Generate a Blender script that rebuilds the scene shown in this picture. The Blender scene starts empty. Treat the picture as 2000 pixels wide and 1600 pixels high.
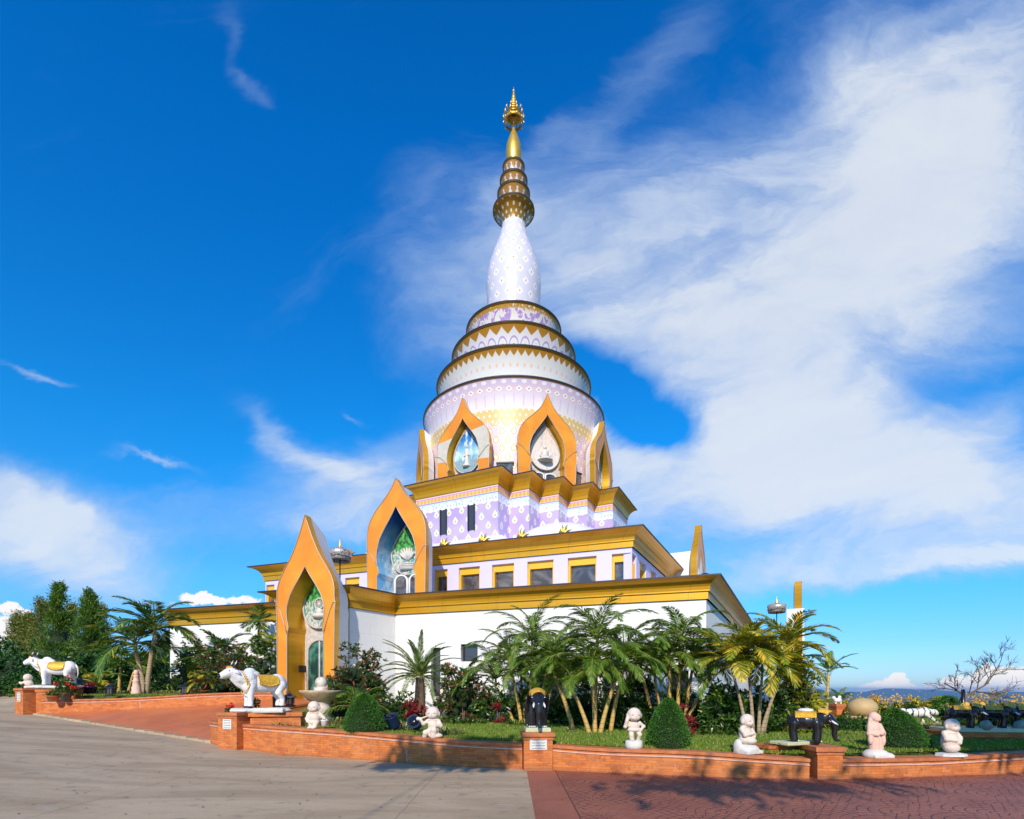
import bpy, bmesh, math, random
import numpy as np
from mathutils import Vector, Matrix, noise
R=math.radians
random.seed(7); RG=np.random.default_rng(7)
S=bpy.context.scene; COL=S.collection
# ---------------- camera, sky, sun, exposure ----------------
EYE=1.6; F=1040.0; HZ=1348.0
cd=bpy.data.cameras.new('camera'); cam=bpy.data.objects.new('camera',cd); COL.objects.link(cam); S.camera=cam
cam.location=(0,0,EYE); cam.rotation_euler=(R(90),0,0)
cd.sensor_width=36; cd.lens=36*F/2000; cd.shift_y=(HZ-800)/2000; cd.clip_end=200000; cd.clip_start=.05
S.view_settings.view_transform='Standard'; S.view_settings.look='None'; S.view_settings.exposure=0.0; S.view_settings.gamma=1
S.cycles.max_bounces=6; S.cycles.diffuse_bounces=3; S.cycles.glossy_bounces=3; S.cycles.transmission_bounces=4
S.cycles.transparent_max_bounces=4; S.cycles.caustics_reflective=False; S.cycles.caustics_refractive=False
S.cycles.volume_bounces=0; S.cycles.sample_clamp_indirect=4
SUN_EL=31; SUN_AZ=9      # behind the camera, a little to its left
sv=Vector((-math.sin(R(SUN_AZ))*math.cos(R(SUN_EL)),-math.cos(R(SUN_AZ))*math.cos(R(SUN_EL)),math.sin(R(SUN_EL))))
sl=bpy.data.lights.new('sun','SUN'); so=bpy.data.objects.new('sun',sl); COL.objects.link(so)
sl.energy=4.5; sl.angle=R(.5); sl.color=(1,.89,.73); so.rotation_euler=sv.to_track_quat('Z','Y').to_euler()

# ---------------- node helper ----------------
class NT:
    def __init__(s,tree): s.t=tree; tree.nodes.clear()
    def n(s,typ,**k):
        nd=s.t.nodes.new(typ)
        for a,b in k.items(): setattr(nd,a,b)
        return nd
    def put(s,sock,val):
        if val is None: return
        if isinstance(val,bpy.types.NodeSocket): s.t.links.new(val,sock)
        else:
            if isinstance(val,(tuple,list)) and len(val)==3 and sock.type=='RGBA': val=(*val,1)
            sock.default_value=val
    def m(s,op,a,b=None,c=None,cl=False):
        nd=s.n('ShaderNodeMath',operation=op); nd.use_clamp=cl
        s.put(nd.inputs[0],a); s.put(nd.inputs[1],b)
        if c is not None: s.put(nd.inputs[2],c)
        return nd.outputs[0]
    def mix(s,f,a,b,mode='MIX'):
        nd=s.n('ShaderNodeMix',data_type='RGBA',blend_type=mode); nd.clamp_factor=True
        s.put(nd.inputs[0],f); s.put(nd.inputs[6],a); s.put(nd.inputs[7],b)
        return nd.outputs[2]
    def noise(s,vec,scale,detail=4,rough=.55,dist=0,col=False):
        nd=s.n('ShaderNodeTexNoise'); s.put(nd.inputs['Vector'],vec)
        nd.inputs['Scale'].default_value=scale; nd.inputs['Detail'].default_value=detail; nd.inputs['Roughness'].default_value=rough; nd.inputs['Distortion'].default_value=dist
        return nd.outputs['Color' if col else 'Fac']
    def ss(s,x,a,b):
        nd=s.n('ShaderNodeMapRange',interpolation_type='SMOOTHSTEP'); s.put(nd.inputs[0],x); s.put(nd.inputs[1],a); s.put(nd.inputs[2],b)
        return nd.outputs[0]
    def xyz(s,v):
        nd=s.n('ShaderNodeSeparateXYZ'); s.put(nd.inputs[0],v); return nd.outputs
    def vec(s,x,y,z=0.0):
        nd=s.n('ShaderNodeCombineXYZ'); s.put(nd.inputs[0],x); s.put(nd.inputs[1],y); s.put(nd.inputs[2],z); return nd.outputs[0]
    def co(s,k='Object'): return s.n('ShaderNodeTexCoord').outputs[k]
    def attr_rand(s): return s.n('ShaderNodeNewGeometry').outputs['Random Per Island']
    def ramp(s,f,stops):
        nd=s.n('ShaderNodeValToRGB'); s.put(nd.inputs[0],f); cr=nd.color_ramp
        while len(cr.elements)<len(stops): cr.elements.new(.5)
        for e,(p,c) in zip(cr.elements,stops): e.position=p; e.color=(*c,1)
        return nd.outputs[0]

# ---------------- world ----------------
W=bpy.data.worlds.new('World'); S.world=W; W.use_nodes=True; w=NT(W.node_tree)
sky=w.n('ShaderNodeTexSky',sky_type='NISHITA'); sky.sun_disc=False; sky.sun_elevation=R(SUN_EL); sky.sun_rotation=R(180+SUN_AZ)
sky.altitude=600; sky.air_density=1.0; sky.dust_density=.3; sky.ozone_density=2.5
g=w.co('Generated'); X,Y,Z=w.xyz(g)[:3]
Zc=w.m('MAXIMUM',Z,.012)
skv=w.vec(X,Y,Zc); w.put(sky.inputs['Vector'],skv) if 'Vector' in sky.inputs else None
Ya=w.m('MAXIMUM',w.m('ABSOLUTE',Y),.18)
sx=w.m('DIVIDE',X,Ya); sz=w.m('DIVIDE',Z,Ya)
# warp the tangent coordinates so that every cloud edge is ragged and drawn out
wn=w.noise(w.vec(w.m('MULTIPLY',sx,1.0),w.m('MULTIPLY',sz,1.6)),1.7,6,.6,.6,col=True); wx,wy,_=w.xyz(wn)[:3]
wn2=w.noise(w.vec(sx,sz,3.3),6.0,5,.62,col=True); wx2,wy2,_=w.xyz(wn2)[:3]
qx=w.m('ADD',w.m('ADD',sx,w.m('MULTIPLY',w.m('SUBTRACT',wx,.5),.26)),w.m('MULTIPLY',w.m('SUBTRACT',wx2,.5),.07))
qz=w.m('ADD',w.m('ADD',sz,w.m('MULTIPLY',w.m('SUBTRACT',wy,.5),.22)),w.m('MULTIPLY',w.m('SUBTRACT',wy2,.5),.05))
def blob(cx,cy,rx,ry,ang,amp,x=qx,z=qz,pw=1.0):
    a=R(ang); c,s_=math.cos(a),math.sin(a); X0=(cx-1000)/F; Z0=(HZ-cy)/F; rx/=F; ry/=F
    dx=w.m('SUBTRACT',x,X0); dz=w.m('SUBTRACT',z,Z0)
    u=w.m('MULTIPLY_ADD',dx,c/rx,w.m('MULTIPLY',dz,s_/rx)); v=w.m('MULTIPLY_ADD',dx,-s_/ry,w.m('MULTIPLY',dz,c/ry))
    d=w.m('MULTIPLY_ADD',u,u,w.m('MULTIPLY',v,v))
    return w.m('MULTIPLY',w.m('EXPONENT',w.m('MULTIPLY',d,-pw)),amp)
def total(l,op='ADD'):
    o=l[0]
    for k in l[1:]: o=w.m(op,o,k)
    return o
BL=[(1560,560,420,230,18,.95),(1850,330,330,260,40,.95),(2050,80,300,200,30,.55),(1200,560,260,110,-12,.5),(1330,330,210,110,35,.45),
    (1500,930,470,150,0,1.0),(1900,960,300,170,0,.75),(1650,1110,420,45,4,.55),(900,640,150,110,-30,.42),(860,430,110,190,10,.22),(1000,480,140,140,0,.22),(1120,330,130,120,20,.22),(560,560,60,160,-30,.10),
    (1960,1075,180,14,8,.7),(1500,760,200,120,10,.5),(1180,200,60,170,-35,.22),(1290,110,40,190,-40,.20),(1080,250,30,160,-30,.18),(980,330,60,150,25,.15),(760,420,50,120,-35,.12),(1700,100,160,120,40,.35),
    (560,870,110,30,-38,.75),(700,960,190,75,-10,.75),(640,1040,160,40,0,.55),(820,860,120,40,20,.35),
    (60,1040,190,80,0,.95),(230,1120,130,45,-5,.6),(30,950,110,45,-25,.5),(170,1010,70,20,-15,.5),(300,915,60,9,-20,.7),(250,1060,220,60,-8,.35),(120,960,120,30,-20,.4),
    (60,745,60,10,-18,.8),(470,80,26,90,25,.22),(540,165,60,20,-40,.24),(680,810,26,7,-15,.5),(1910,1156,34,9,0,.55),
    (1900,1235,180,20,2,.3),(1090,850,120,300,10,.18),(400,1000,150,60,0,.2)]
HO=[(1260,810,95,55,-35,1.7),(1790,760,130,48,12,.45),(1180,740,110,38,-40,.9),(1990,900,90,60,20,.45),(1080,120,160,120,30,.3),(1450,1235,500,60,5,1.2),(1900,1195,300,45,5,1.4)]
dens=w.m('SUBTRACT',total([blob(*b) for b in BL]),total([blob(*b) for b in HO]))
st=w.noise(w.vec(w.m('ADD',w.m('MULTIPLY',qx,1.0),w.m('MULTIPLY',qz,-.9)),w.m('ADD',w.m('MULTIPLY',qz,2.2),w.m('MULTIPLY',qx,-.35)),5.1),3.0,8,.6,.5)
fine=w.noise(w.vec(qx,w.m('MULTIPLY',qz,1.7),9.0),9.0,6,.65)
tex=w.m('ADD',w.m('MULTIPLY',st,.75),w.m('MULTIPLY',fine,.25))
tex=w.ss(tex,.22,.78)
dens=w.m('MULTIPLY_ADD',w.m('SUBTRACT',tex,.5),w.m('MULTIPLY_ADD',dens,.46,.28),dens)
veil=w.ss(dens,.05,1.15); veil=w.m('MULTIPLY',w.m('POWER',veil,.9),w.m('MULTIPLY_ADD',tex,.15,.83))
# heaped clouds low over the horizon
cn=w.noise(w.vec(sx,w.m('MULTIPLY',sz,1.2),2.0),16,7,.62,col=True); cx_,cy_,_=w.xyz(cn)[:3]
px_=w.m('ADD',sx,w.m('MULTIPLY',w.m('SUBTRACT',cx_,.5),.05)); pz_=w.m('ADD',sz,w.m('MULTIPLY',w.m('SUBTRACT',cy_,.5),.06))
CU=[(1735,1350,62,30,0,1.5),(1748,1330,34,20,0,1.2),(1800,1350,46,20,0,1.4),(1868,1345,50,30,0,1.4),(1965,1335,80,42,0,1.4),(1592,1352,28,10,0,1.0),
    (28,1190,46,22,0,1.1),(10,1235,60,40,0,1.0),(400,1172,60,16,0,1.2),(470,1172,60,12,0,.9),(340,1182,24,10,0,.5)]
cud=total([blob(*b,px_,pz_,1.3) for b in CU],'MAXIMUM')
cum=w.ss(cud,.42,.62)
cshade=w.ss(w.m('MULTIPLY_ADD',cx_,.03,w.m('MULTIPLY_ADD',cy_,.03,pz_)),-.005,.065)
# clear-sky colour: the Nishita sky, richer
hs=w.n('ShaderNodeHueSaturation'); w.put(hs.inputs['Color'],sky.outputs[0]); hs.inputs['Saturation'].default_value=1.30; hs.inputs['Hue'].default_value=.5; hs.inputs['Value'].default_value=1.0
el=w.m('ARCTANGENT',w.m('DIVIDE',Z,w.m('SQRT',w.m('MULTIPLY_ADD',X,X,w.m('MULTIPLY',Y,Y)))))
tint=w.ramp(w.m('DIVIDE',el,1.3,cl=True),[(0.0,(.66,.90,1.5)),(.06,(.62,1.08,1.65)),(.14,(.62,1.50,1.90)),(.3,(.24,1.75,2.2)),(.6,(.03,1.72,2.45)),(1.0,(.01,1.32,1.95))])
clear=w.mix(1.0,hs.outputs[0],tint,'MULTIPLY')
cloudc=w.mix(w.ss(dens,.35,1.3),(4.6,6.2,8.8),(8.0,8.5,9.1))
col=w.mix(w.m('MULTIPLY',veil,.93),clear,cloudc)
col=w.mix(w.m('MULTIPLY',cum,.92),col,w.mix(cshade,(7.0,7.6,8.8),(10.8,10.2,9.8)))
bg=w.n('ShaderNodeBackground'); w.put(bg.inputs[0],col); bg.inputs[1].default_value=.10
w.t.links.new(bg.outputs[0],w.n('ShaderNodeOutputWorld').inputs[0])

# ---------------- materials ----------------
def mat(name,base=(.5,.5,.5),rough=.6,metal=0.0,spec=.5,build=None,bump=None):
    m=bpy.data.materials.new(name); m.use_nodes=True; t=NT(m.node_tree)
    p=t.n('ShaderNodeBsdfPrincipled'); o=t.n('ShaderNodeOutputMaterial'); t.t.links.new(p.outputs[0],o.inputs[0])
    p.inputs['Specular IOR Level'].default_value=spec
    t.p=p; t.o=o
    t.put(p.inputs['Base Color'],base); t.put(p.inputs['Roughness'],rough); t.put(p.inputs['Metallic'],metal)
    if build: 
        c=build(t)
        if c is not None: t.put(p.inputs['Base Color'],c)
    if bump:
        h,st_,d=bump(t); b=t.n('ShaderNodeBump'); b.inputs['Strength'].default_value=st_; b.inputs['Distance'].default_value=d
        t.put(b.inputs['Height'],h); t.t.links.new(b.outputs[0],p.inputs['Normal'])
    return m
def mottled(c,k=.18,sc=1.5,dirt=None,dsc=.6,coords='Object'):
    def f(t):
        v=t.co(coords); a=t.noise(v,sc,6,.6); b=t.noise(v,sc*9,4,.6)
        x=t.m('ADD',t.m('MULTIPLY',a,.65),t.m('MULTIPLY',b,.35))
        lo=tuple(max(0,q*(1-k)) for q in c); hi=tuple(min(1,q*(1+k)) for q in c)
        o=t.mix(t.ss(x,.3,.7),lo,hi)
        if dirt:
            d=t.noise(v,dsc,7,.7,1.0); o=t.mix(t.m('MULTIPLY',t.ss(d,.52,.72),.6),o,dirt)
        return o
    return f
def nb(sc,st_=.3,d=.02,detail=5): return lambda t:(t.noise(t.co(),sc,detail,.6),st_,d)
MT={}
def gold_c(t):
    v=t.co(); st_=t.noise(t.vec(*[t.m('MULTIPLY',a,b) for a,b in zip(t.xyz(v)[:3],(.25,.25,6))]),1.2,4,.6)
    return t.mix(st_,(.54,.26,.008),(.82,.43,.024))
MT['gold']=mat('gold_cladding',rough=.36,metal=.45,spec=.5,build=gold_c,bump=nb(.8,.12,.05,3))
MT['gold_bright']=mat('bright_gold',(.9,.55,.10),.36,.7,build=mottled((.9,.55,.10),.12,3))
def orange_c(t):
    v=t.co(); a=t.noise(v,.7,5,.6,.5); b=t.noise(v,6,5,.7)
    o=t.mix(t.ss(a,.35,.7),(.74,.24,.012),(.82,.335,.020)); return t.mix(t.m('MULTIPLY',t.ss(b,.62,.75),.4),o,(.85,.22,.02))
MT['orange']=mat('orange_facing',rough=.35,spec=.5,build=orange_c)
MT['steel']=mat('steel_trim',(.50,.44,.38),.5,.6)
MT['dark_trim']=mat('dark_roof_edge',(.025,.025,.03),.5)
def seamed(c,pu,pv,dark,k=.5,dirt=(.5,.47,.42),df=.35,base=None):
    def f(t):
        u,v,_=t.xyz(t.co('UV'))[:3]; o=(base or mottled(c,.035,.7))(t)
        a=t.ss(t.m('ABSOLUTE',t.m('SUBTRACT',t.m('FRACT',t.m('ADD',t.m('DIVIDE',u,pu),40.3)),.5)),.5-.010/pu,.5-.004/pu); b=t.ss(t.m('ABSOLUTE',t.m('SUBTRACT',t.m('FRACT',t.m('ADD',t.m('DIVIDE',v,pv),40.1)),.5)),.5-.010/pv,.5-.004/pv) if pv else 0.0
        o=t.mix(t.m('MULTIPLY',t.m('MAXIMUM',a,b),k),o,dark)
        n=t.noise(t.vec(t.m('MULTIPLY',u,5.0),t.m('MULTIPLY',v,.45)),1.0,6,.7); return t.mix(t.m('MULTIPLY',t.ss(n,.52,.74),df),o,dirt)
    return f
MT['white_wall']=mat('white_wall_paint',rough=.6,build=seamed((.80,.79,.79),2.4,1.2,(.5,.5,.5),.4,(.60,.57,.53),.38))
MT['gold']=mat('gold_cladding',rough=.36,metal=.45,spec=.5,build=seamed(None,2.0,0,(.28,.13,.01),.6,(.42,.19,.01),.5,gold_c),bump=nb(.8,.12,.05,3))
MT['lilac_wall']=mat('lilac_wall_paint',rough=.45,build=mottled((.62,.57,.84),.04,.8))
MT['roof']=mat('roof_slab',rough=.8,build=mottled((.62,.6,.6),.1,1))
MT['lotus']=mat('white_lotus_roof',rough=.35,build=mottled((.80,.78,.82),.06,.5,(.66,.62,.72),.5))
MT['glass']=mat('dark_window_glass',(.05,.05,.06),.06,0,.8)
MT['glass_grey']=mat('grey_window_glass',rough=.06,metal=.25,spec=.9,build=lambda t:t.mix(t.ss(t.noise(t.co(),1.1,4,.6,1.0),.4,.65),(.07,.06,.065),(.20,.18,.18)))  # paler noise patches paint a grey sky reflection into the glass colour
MT['glass_green']=mat('green_tinted_glass',rough=.05,spec=.8,build=lambda t:t.mix(t.ss(t.noise(t.co(),1.6,3,.5),.45,.6),(.01,.05,.04),(.06,.22,.18)))
MT['win_gold']=mat('yellow_window_surround',(.88,.47,.03),.35,.15)
MT['chrome']=mat('polished_steel',(.75,.77,.8),.12,1)
MT['stone_orn']=mat('pale_carved_stone',rough=.55,build=mottled((.55,.5,.46),.25,8),bump=nb(14,.8,.04))
MT['filigree']=mat('silver_filigree',rough=.35,metal=.5,build=lambda t:t.mix(t.ss(t.noise(t.co(),18,3,.6,1.5),.44,.52),(.16,.13,.12),(.74,.66,.60)))

# patterned facing: all patterns live in UV space (u along the wall or the turn, v up), like the real tiles
def tile(t,u,v,pu,pv,off=0.0,voff=0.0,brick=False):
    U=t.m('DIVIDE',u,pu); V=t.m('SUBTRACT',t.m('DIVIDE',v,pv),voff)
    if brick:
        row=t.m('FLOOR',V); U=t.m('ADD',U,t.m('MULTIPLY',t.m('MODULO',t.m('ABSOLUTE',row),2.0),.5))
    U=t.m('ADD',U,off)
    x=t.m('MULTIPLY',t.m('SUBTRACT',t.m('FRACT',t.m('ADD',U,100.0)),.5),pu); y=t.m('MULTIPLY',t.m('SUBTRACT',t.m('FRACT',t.m('ADD',V,100.0)),.5),pv)
    return x,y
def ln(t,x,y): return t.m('SQRT',t.m('MULTIPLY_ADD',x,x,t.m('MULTIPLY',y,y)))
def drop(t,x,y,r,tip):      # signed distance-like: <0 inside a pointed drop
    c=t.m('SUBTRACT',ln(t,x,y),r)
    tri=t.m('SUBTRACT',t.m('MULTIPLY_ADD',t.m('ABSOLUTE',x),1.55,y),tip); tri=t.m('MAXIMUM',tri,t.m('SUBTRACT',0.0,t.m('SUBTRACT',y,r*.2)))
    return t.m('MINIMUM',c,tri)
def inside(t,d,e=.012): return t.m('SUBTRACT',1.0,t.ss(d,-e,e))
def pm(t,a,e): return (a-e,a+e) if isinstance(a,(int,float)) else (t.m('SUBTRACT',a,e),t.m('ADD',a,e))
def band(t,v,a,b,e=.01): return t.m('MULTIPLY',t.ss(v,*pm(t,a,e)),t.m('SUBTRACT',1.0,t.ss(v,*pm(t,b,e))))
def drops_wall(t):
    u,v,_=t.xyz(t.co('UV'))[:3]
    n=t.noise(t.vec(u,v),.5,4,.5)
    c=t.mix(t.ss(n,.35,.65),(.45,.33,.64),(.56,.44,.73))
    x,y=tile(t,u,v,.74,.46,brick=True)
    d=drop(t,x,y,.115,.24); c=t.mix(inside(t,t.m('SUBTRACT',d,.025)),c,(.45,.75,.85)); c=t.mix(inside(t,d),c,(.86,.84,.84))
    d2=drop(t,x,t.m('ADD',y,.02),.05,.12); c=t.mix(inside(t,d2),c,(.85,.42,.18))
    # lace band
    b1=t.ss(v,10.60,10.66); x,y=tile(t,u,v,.34,.9,voff=.0)
    vv=t.m('SUBTRACT',v,10.74)
    bl=t.mix(t.ss(v,10.7,11.0),(.42,.50,.92),(.50,.66,.95)); lace=t.m('ADD',t.noise(t.vec(u,v,2.0),9,3,.6,1.2),0)
    dd=t.m('ABSOLUTE',t.m('SUBTRACT',ln(t,x,vv),.10)); lc=t.m('MAXIMUM',inside(t,t.m('SUBTRACT',dd,.03)),t.m('MULTIPLY',t.ss(lace,.5,.56),band(t,v,10.55,10.92,.03)))
    zig=t.m('ADD',10.52,t.m('MULTIPLY',t.m('ABSOLUTE',x),.5)); low=band(t,v,zig,10.64)
    c=t.mix(t.m('MAXIMUM',b1,low),c,bl); c=t.mix(t.m('MULTIPLY',t.m('MAXIMUM',lc,low),band(t,v,10.5,10.95)),c,(.86,.88,.93))
    c=t.mix(band(t,v,10.97,11.0,.005),c,(.12,.10,.45))
    b2=t.ss(v,11.0,11.01); x,y=tile(t,u,v,.21,1.0); vv=t.m('SUBTRACT',v,11.12)
    c=t.mix(b2,c,(.80,.52,.55)); c=t.mix(t.m('MULTIPLY',b2,inside(t,t.m('SUBTRACT',ln(t,x,t.m('MULTIPLY',vv,.8)),.085))),c,(.80,.42,.04))
    c=t.mix(band(t,v,11.225,11.25,.005),c,(.20,.10,.50))
    zz=t.m('ADD',11.29,t.m('MULTIPLY',t.m('ABSOLUTE',x),-.6)); c=t.mix(band(t,v,11.25,t.m('ADD',zz,.03)),c,(.82,.5,.62)); c=t.mix(t.ss(v,11.31,11.32),c,(.62,.36,.03))
    return c
MT['drops']=mat('lilac_drop_tiles',rough=.35,build=drops_wall)
def drum_c(t):
    u,v,_=t.xyz(t.co('UV'))[:3]
    c=t.mix(t.noise(t.vec(u,v),.6,3),(.56,.42,.60),(.70,.55,.62))
    x,y=tile(t,u,v,.62,.44,brick=True)
    d=drop(t,x,y,.165,.30); c=t.mix(inside(t,t.m('SUBTRACT',d,.03)),c,(.84,.80,.84)); c=t.mix(inside(t,d),c,(.82,.36,.05)); d=drop(t,x,y,.10,.19); c=t.mix(inside(t,d),c,(.86,.83,.80)); c=t.mix(inside(t,t.m('SUBTRACT',t.m('ABSOLUTE',t.m('SUBTRACT',ln(t,x,y),.045)),.012)),c,(.6,.35,.2))
    x,y=tile(t,u,v,.62,9.0,off=.25); zz=t.m('ADD',14.95,t.m('MULTIPLY',t.m('ABSOLUTE',x),1.35)); g=t.ss(v,t.m('SUBTRACT',zz,.02),t.m('ADD',zz,.02))
    c=t.mix(g,c,(.72,.50,.20))
    x,y=tile(t,u,v,.31,.30,brick=True,voff=.3); c=t.mix(t.m('MULTIPLY',g,inside(t,drop(t,x,y,.055,.11))),c,(.88,.80,.62))
    return c
MT['drum']=mat('lilac_gold_drum_tiles',rough=.38,spec=.4,build=drum_c)
def collar_c(t):
    u,v,_=t.xyz(t.co('UV'))[:3]
    c=t.mix(v,(.79,.72,.72),(.62,.48,.68))
    x,y=tile(t,u,v,1/64,1.0); vv=t.m('SUBTRACT',v,.66); X=t.m('MULTIPLY',x,64.0)
    for k,(r,cc) in enumerate(((.50,(.84,.50,.46)),(.38,(.86,.84,.83)),(.12,(.08,.20,.50)))):
        d=t.m('SUBTRACT',t.m('MULTIPLY_ADD',t.m('ABSOLUTE',X),.8,t.m('MULTIPLY',t.m('ABSOLUTE',vv),3.4)),r*.8); c=t.mix(inside(t,d,.05),c,cc)
    x2,_y=tile(t,u,v,1/64,1.0,off=.5); d=t.m('SUBTRACT',ln(t,t.m('MULTIPLY',x2,64.0),t.m('MULTIPLY',t.m('SUBTRACT',v,.88),4.6)),.26); c=t.mix(inside(t,d,.05),c,(.82,.78,.84))
    d=t.m('ABSOLUTE',t.m('SUBTRACT',ln(t,X,t.m('MULTIPLY',t.m('SUBTRACT',v,.40),4.0)),.33)); c=t.mix(t.m('MULTIPLY',inside(t,t.m('SUBTRACT',d,.03),.04),t.ss(v,.38,.4)),c,(.62,.60,.64))
    c=t.mix(t.m('MULTIPLY',inside(t,t.m('SUBTRACT',t.m('ABSOLUTE',x2),.0006),.0004),band(t,v,.1,.5)),c,(.50,.48,.52))
    return c
MT['collar']=mat('lilac_collar_tiles',rough=.38,spec=.4,build=collar_c)
def petals(N,base,amp,colr,mid,under=(.46,.21,.015),midn=1,spots=None):
    def f(t):
        u,v,_=t.xyz(t.co('UV'))[:3]
        x,y=tile(t,u,v,1.0/N,1.0); X=t.m('ABSOLUTE',t.m('MULTIPLY',x,2.0*N))
        edge=t.m('ADD',base,t.m('MULTIPLY',t.m('SUBTRACT',1.0,t.m('POWER',X,.8)),amp))
        n=t.noise(t.vec(t.m('MULTIPLY',u,N*1.0),t.m('MULTIPLY',v,4)),2,3)
        c=t.mix(t.m('SUBTRACT',1.0,t.ss(v,t.m('SUBTRACT',edge,.015),t.m('ADD',edge,.015))),under,t.mix(n,colr,tuple(q*.9 for q in colr)))
        for (vc,r,cc,ring) in mid:
            d=ln(t,X,t.m('MULTIPLY',t.m('SUBTRACT',v,vc),midn*6.0))
            d=t.m('SUBTRACT',t.m('ABSOLUTE',t.m('SUBTRACT',d,r)),ring) if ring else t.m('SUBTRACT',d,r)
            c=t.mix(inside(t,d,.05),c,cc)
        return c
    return f
MT['ring_white']=mat('white_petal_tiles',rough=.3,build=petals(72,.80,.13,(.82,.80,.78),[(.60,.30,(.86,.55,.46),0),(.25,.35,(.60,.76,.70),.06)]))
MT['ring_lotus']=mat('medallion_tiles',rough=.3,build=petals(34,.72,.20,(.80,.77,.80),[(.42,.78,(.50,.30,.62),.09),(.42,.66,(.72,.80,.74),0),(.42,.40,(.80,.62,.70),.05),(.42,.16,(.30,.22,.15),.06)],midn=.55))
def purple_c(t):
    u,v,_=t.xyz(t.co('UV'))[:3]
    n=t.noise(t.vec(t.m('MULTIPLY',u,34),t.m('MULTIPLY',v,2.6)),1.7,2,.5,.6); n2=t.noise(t.vec(t.m('MULTIPLY',u,90),t.m('MULTIPLY',v,5)),1.6,3,.6)
    c=t.mix(t.ss(n,.50,.56),(.80,.74,.70),(.45,.28,.60)); c=t.mix(t.ss(n2,.60,.66),c,(.84,.8,.82))
    e=t.m('MULTIPLY_ADD',n2,.22,.74); return t.mix(t.ss(v,t.m('SUBTRACT',e,.03),t.m('ADD',e,.03)),c,t.mix(t.ss(n2,.56,.62),(.55,.28,.03),(.85,.75,.6)))
MT['ring_purple']=mat('purple_scroll_tiles',rough=.2,build=purple_c)
def vase_c(t):
    u,v,_=t.xyz(t.co('UV'))[:3]
    x,y=tile(t,u,v,1/14,.62,brick=True); X=t.m('MULTIPLY',x,14.0)
    d=t.m('ADD',t.m('ABSOLUTE',X),t.m('ABSOLUTE',t.m('MULTIPLY',y,1.25)))
    c=t.mix(t.ss(d,.24,.36),(.84,.82,.84),(.66,.64,.74)); dd=ln(t,t.m('MULTIPLY',X,1.3),y)
    c=t.mix(inside(t,t.m('SUBTRACT',dd,.085),.03),c,(.85,.66,.35)); return t.mix(inside(t,t.m('SUBTRACT',dd,.05),.015),c,(.62,.07,.03))
MT['vase']=mat('white_scale_tiles',rough=.3,spec=.5,build=vase_c)
def disc_c(t):
    u,v,_=t.xyz(t.co('UV'))[:3]
    x,y=tile(t,u,v,1/16,.26,brick=True); X=t.m('MULTIPLY',x,16.0); d=ln(t,t.m('MULTIPLY',X,1.0),t.m('MULTIPLY',y,2.4))
    return t.mix(inside(t,t.m('SUBTRACT',d,.17),.03),(.42,.20,.015),(.86,.80,.72))
MT['disc']=mat('gold_dotted_tiles',rough=.3,metal=.4,build=disc_c)
MT['ringlet']=mat('gold_figure_tiles',rough=.25,metal=.1,build=petals(12,.30,.5,(.80,.74,.78),[(.2,.45,(.40,.22,.52),0),(.75,.3,(.86,.8,.7),0)],(.46,.22,.04)))
def sky_relief(t):     # painted blue sky picture above clouds and hills
    x,y,z=t.xyz(t.co('Generated'))[:3]
    n=t.noise(t.vec(x,y,z),5,6,.6,.4)
    c=t.mix(t.ss(z,.35,.85),(.40,.72,.88),(.01,.18,.55)); c=t.mix(t.ss(n,.52,.68),c,(.80,.84,.86))
    lo=t.m('SUBTRACT',1.0,t.ss(t.m('MULTIPLY_ADD',t.m('SUBTRACT',n,.5),.7,z),.30,.42)); return t.mix(lo,c,t.mix(t.noise(t.vec(x,y,z),18,4),(.08,.20,.26),(.45,.58,.62)))
MT['relief_blue']=mat('painted_sky_relief',rough=.35,build=sky_relief,bump=nb(5,.6,.06))
def green_relief(t):
    x,y,z=t.xyz(t.co('Generated'))[:3]; v=t.vec(x,y,z)
    leaf=t.noise(v,13,5,.6); c=t.mix(t.ss(leaf,.4,.6),(.005,.08,.015),(.06,.42,.07)); c=t.mix(t.ss(leaf,.62,.74),c,(.30,.62,.20))
    n=t.noise(v,7,4,.6); mid=t.m('SUBTRACT',1.0,t.ss(t.m('MULTIPLY_ADD',t.m('SUBTRACT',n,.5),.5,z),.42,.52))
    c=t.mix(mid,c,t.mix(t.ss(leaf,.42,.56),(.03,.30,.26),(.62,.56,.50))); return c
MT['relief_green']=mat('painted_forest_relief',rough=.4,build=green_relief,bump=nb(9,.8,.06))
def peach_relief(t):
    x,y,z=t.xyz(t.co('Generated'))[:3]; v=t.vec(x,y,z); n=t.noise(v,6,6,.65,.5)
    c=t.mix(z,(.74,.70,.70),(.80,.62,.48)); return t.mix(t.ss(n,.5,.62),c,(.58,.52,.50))
MT['relief_peach']=mat('pale_plaster_relief',rough=.5,build=peach_relief,bump=nb(6,.6,.06))
MT['sleeve_blue']=mat('blue_painted_reveal',rough=.3,build=lambda t:t.mix(t.m('MULTIPLY',t.ss(t.noise(t.co(),30,2,.5),.66,.72),.6),t.mix(t.ss(t.xyz(t.co('Generated'))[2],.3,.95),t.mix(t.ss(t.noise(t.co(),2,5,.6),.4,.65),(.16,.50,.82),(.70,.80,.86)),(.003,.07,.30)),(.75,.85,.9)))
MT['cream_face']=mat('orange_and_cream_facing',rough=.35,build=lambda t:t.mix(t.m('MULTIPLY',t.ss(t.m('MULTIPLY_ADD',t.xyz(t.co())[0],.12,t.xyz(t.co())[2]),15.0,15.03),t.m('SUBTRACT',1.0,t.ss(t.m('MULTIPLY_ADD',t.xyz(t.co())[0],-.15,t.xyz(t.co())[2]),17.45,17.48))),orange_c(t),mottled((.62,.57,.48),.12,2)(t)))
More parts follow.
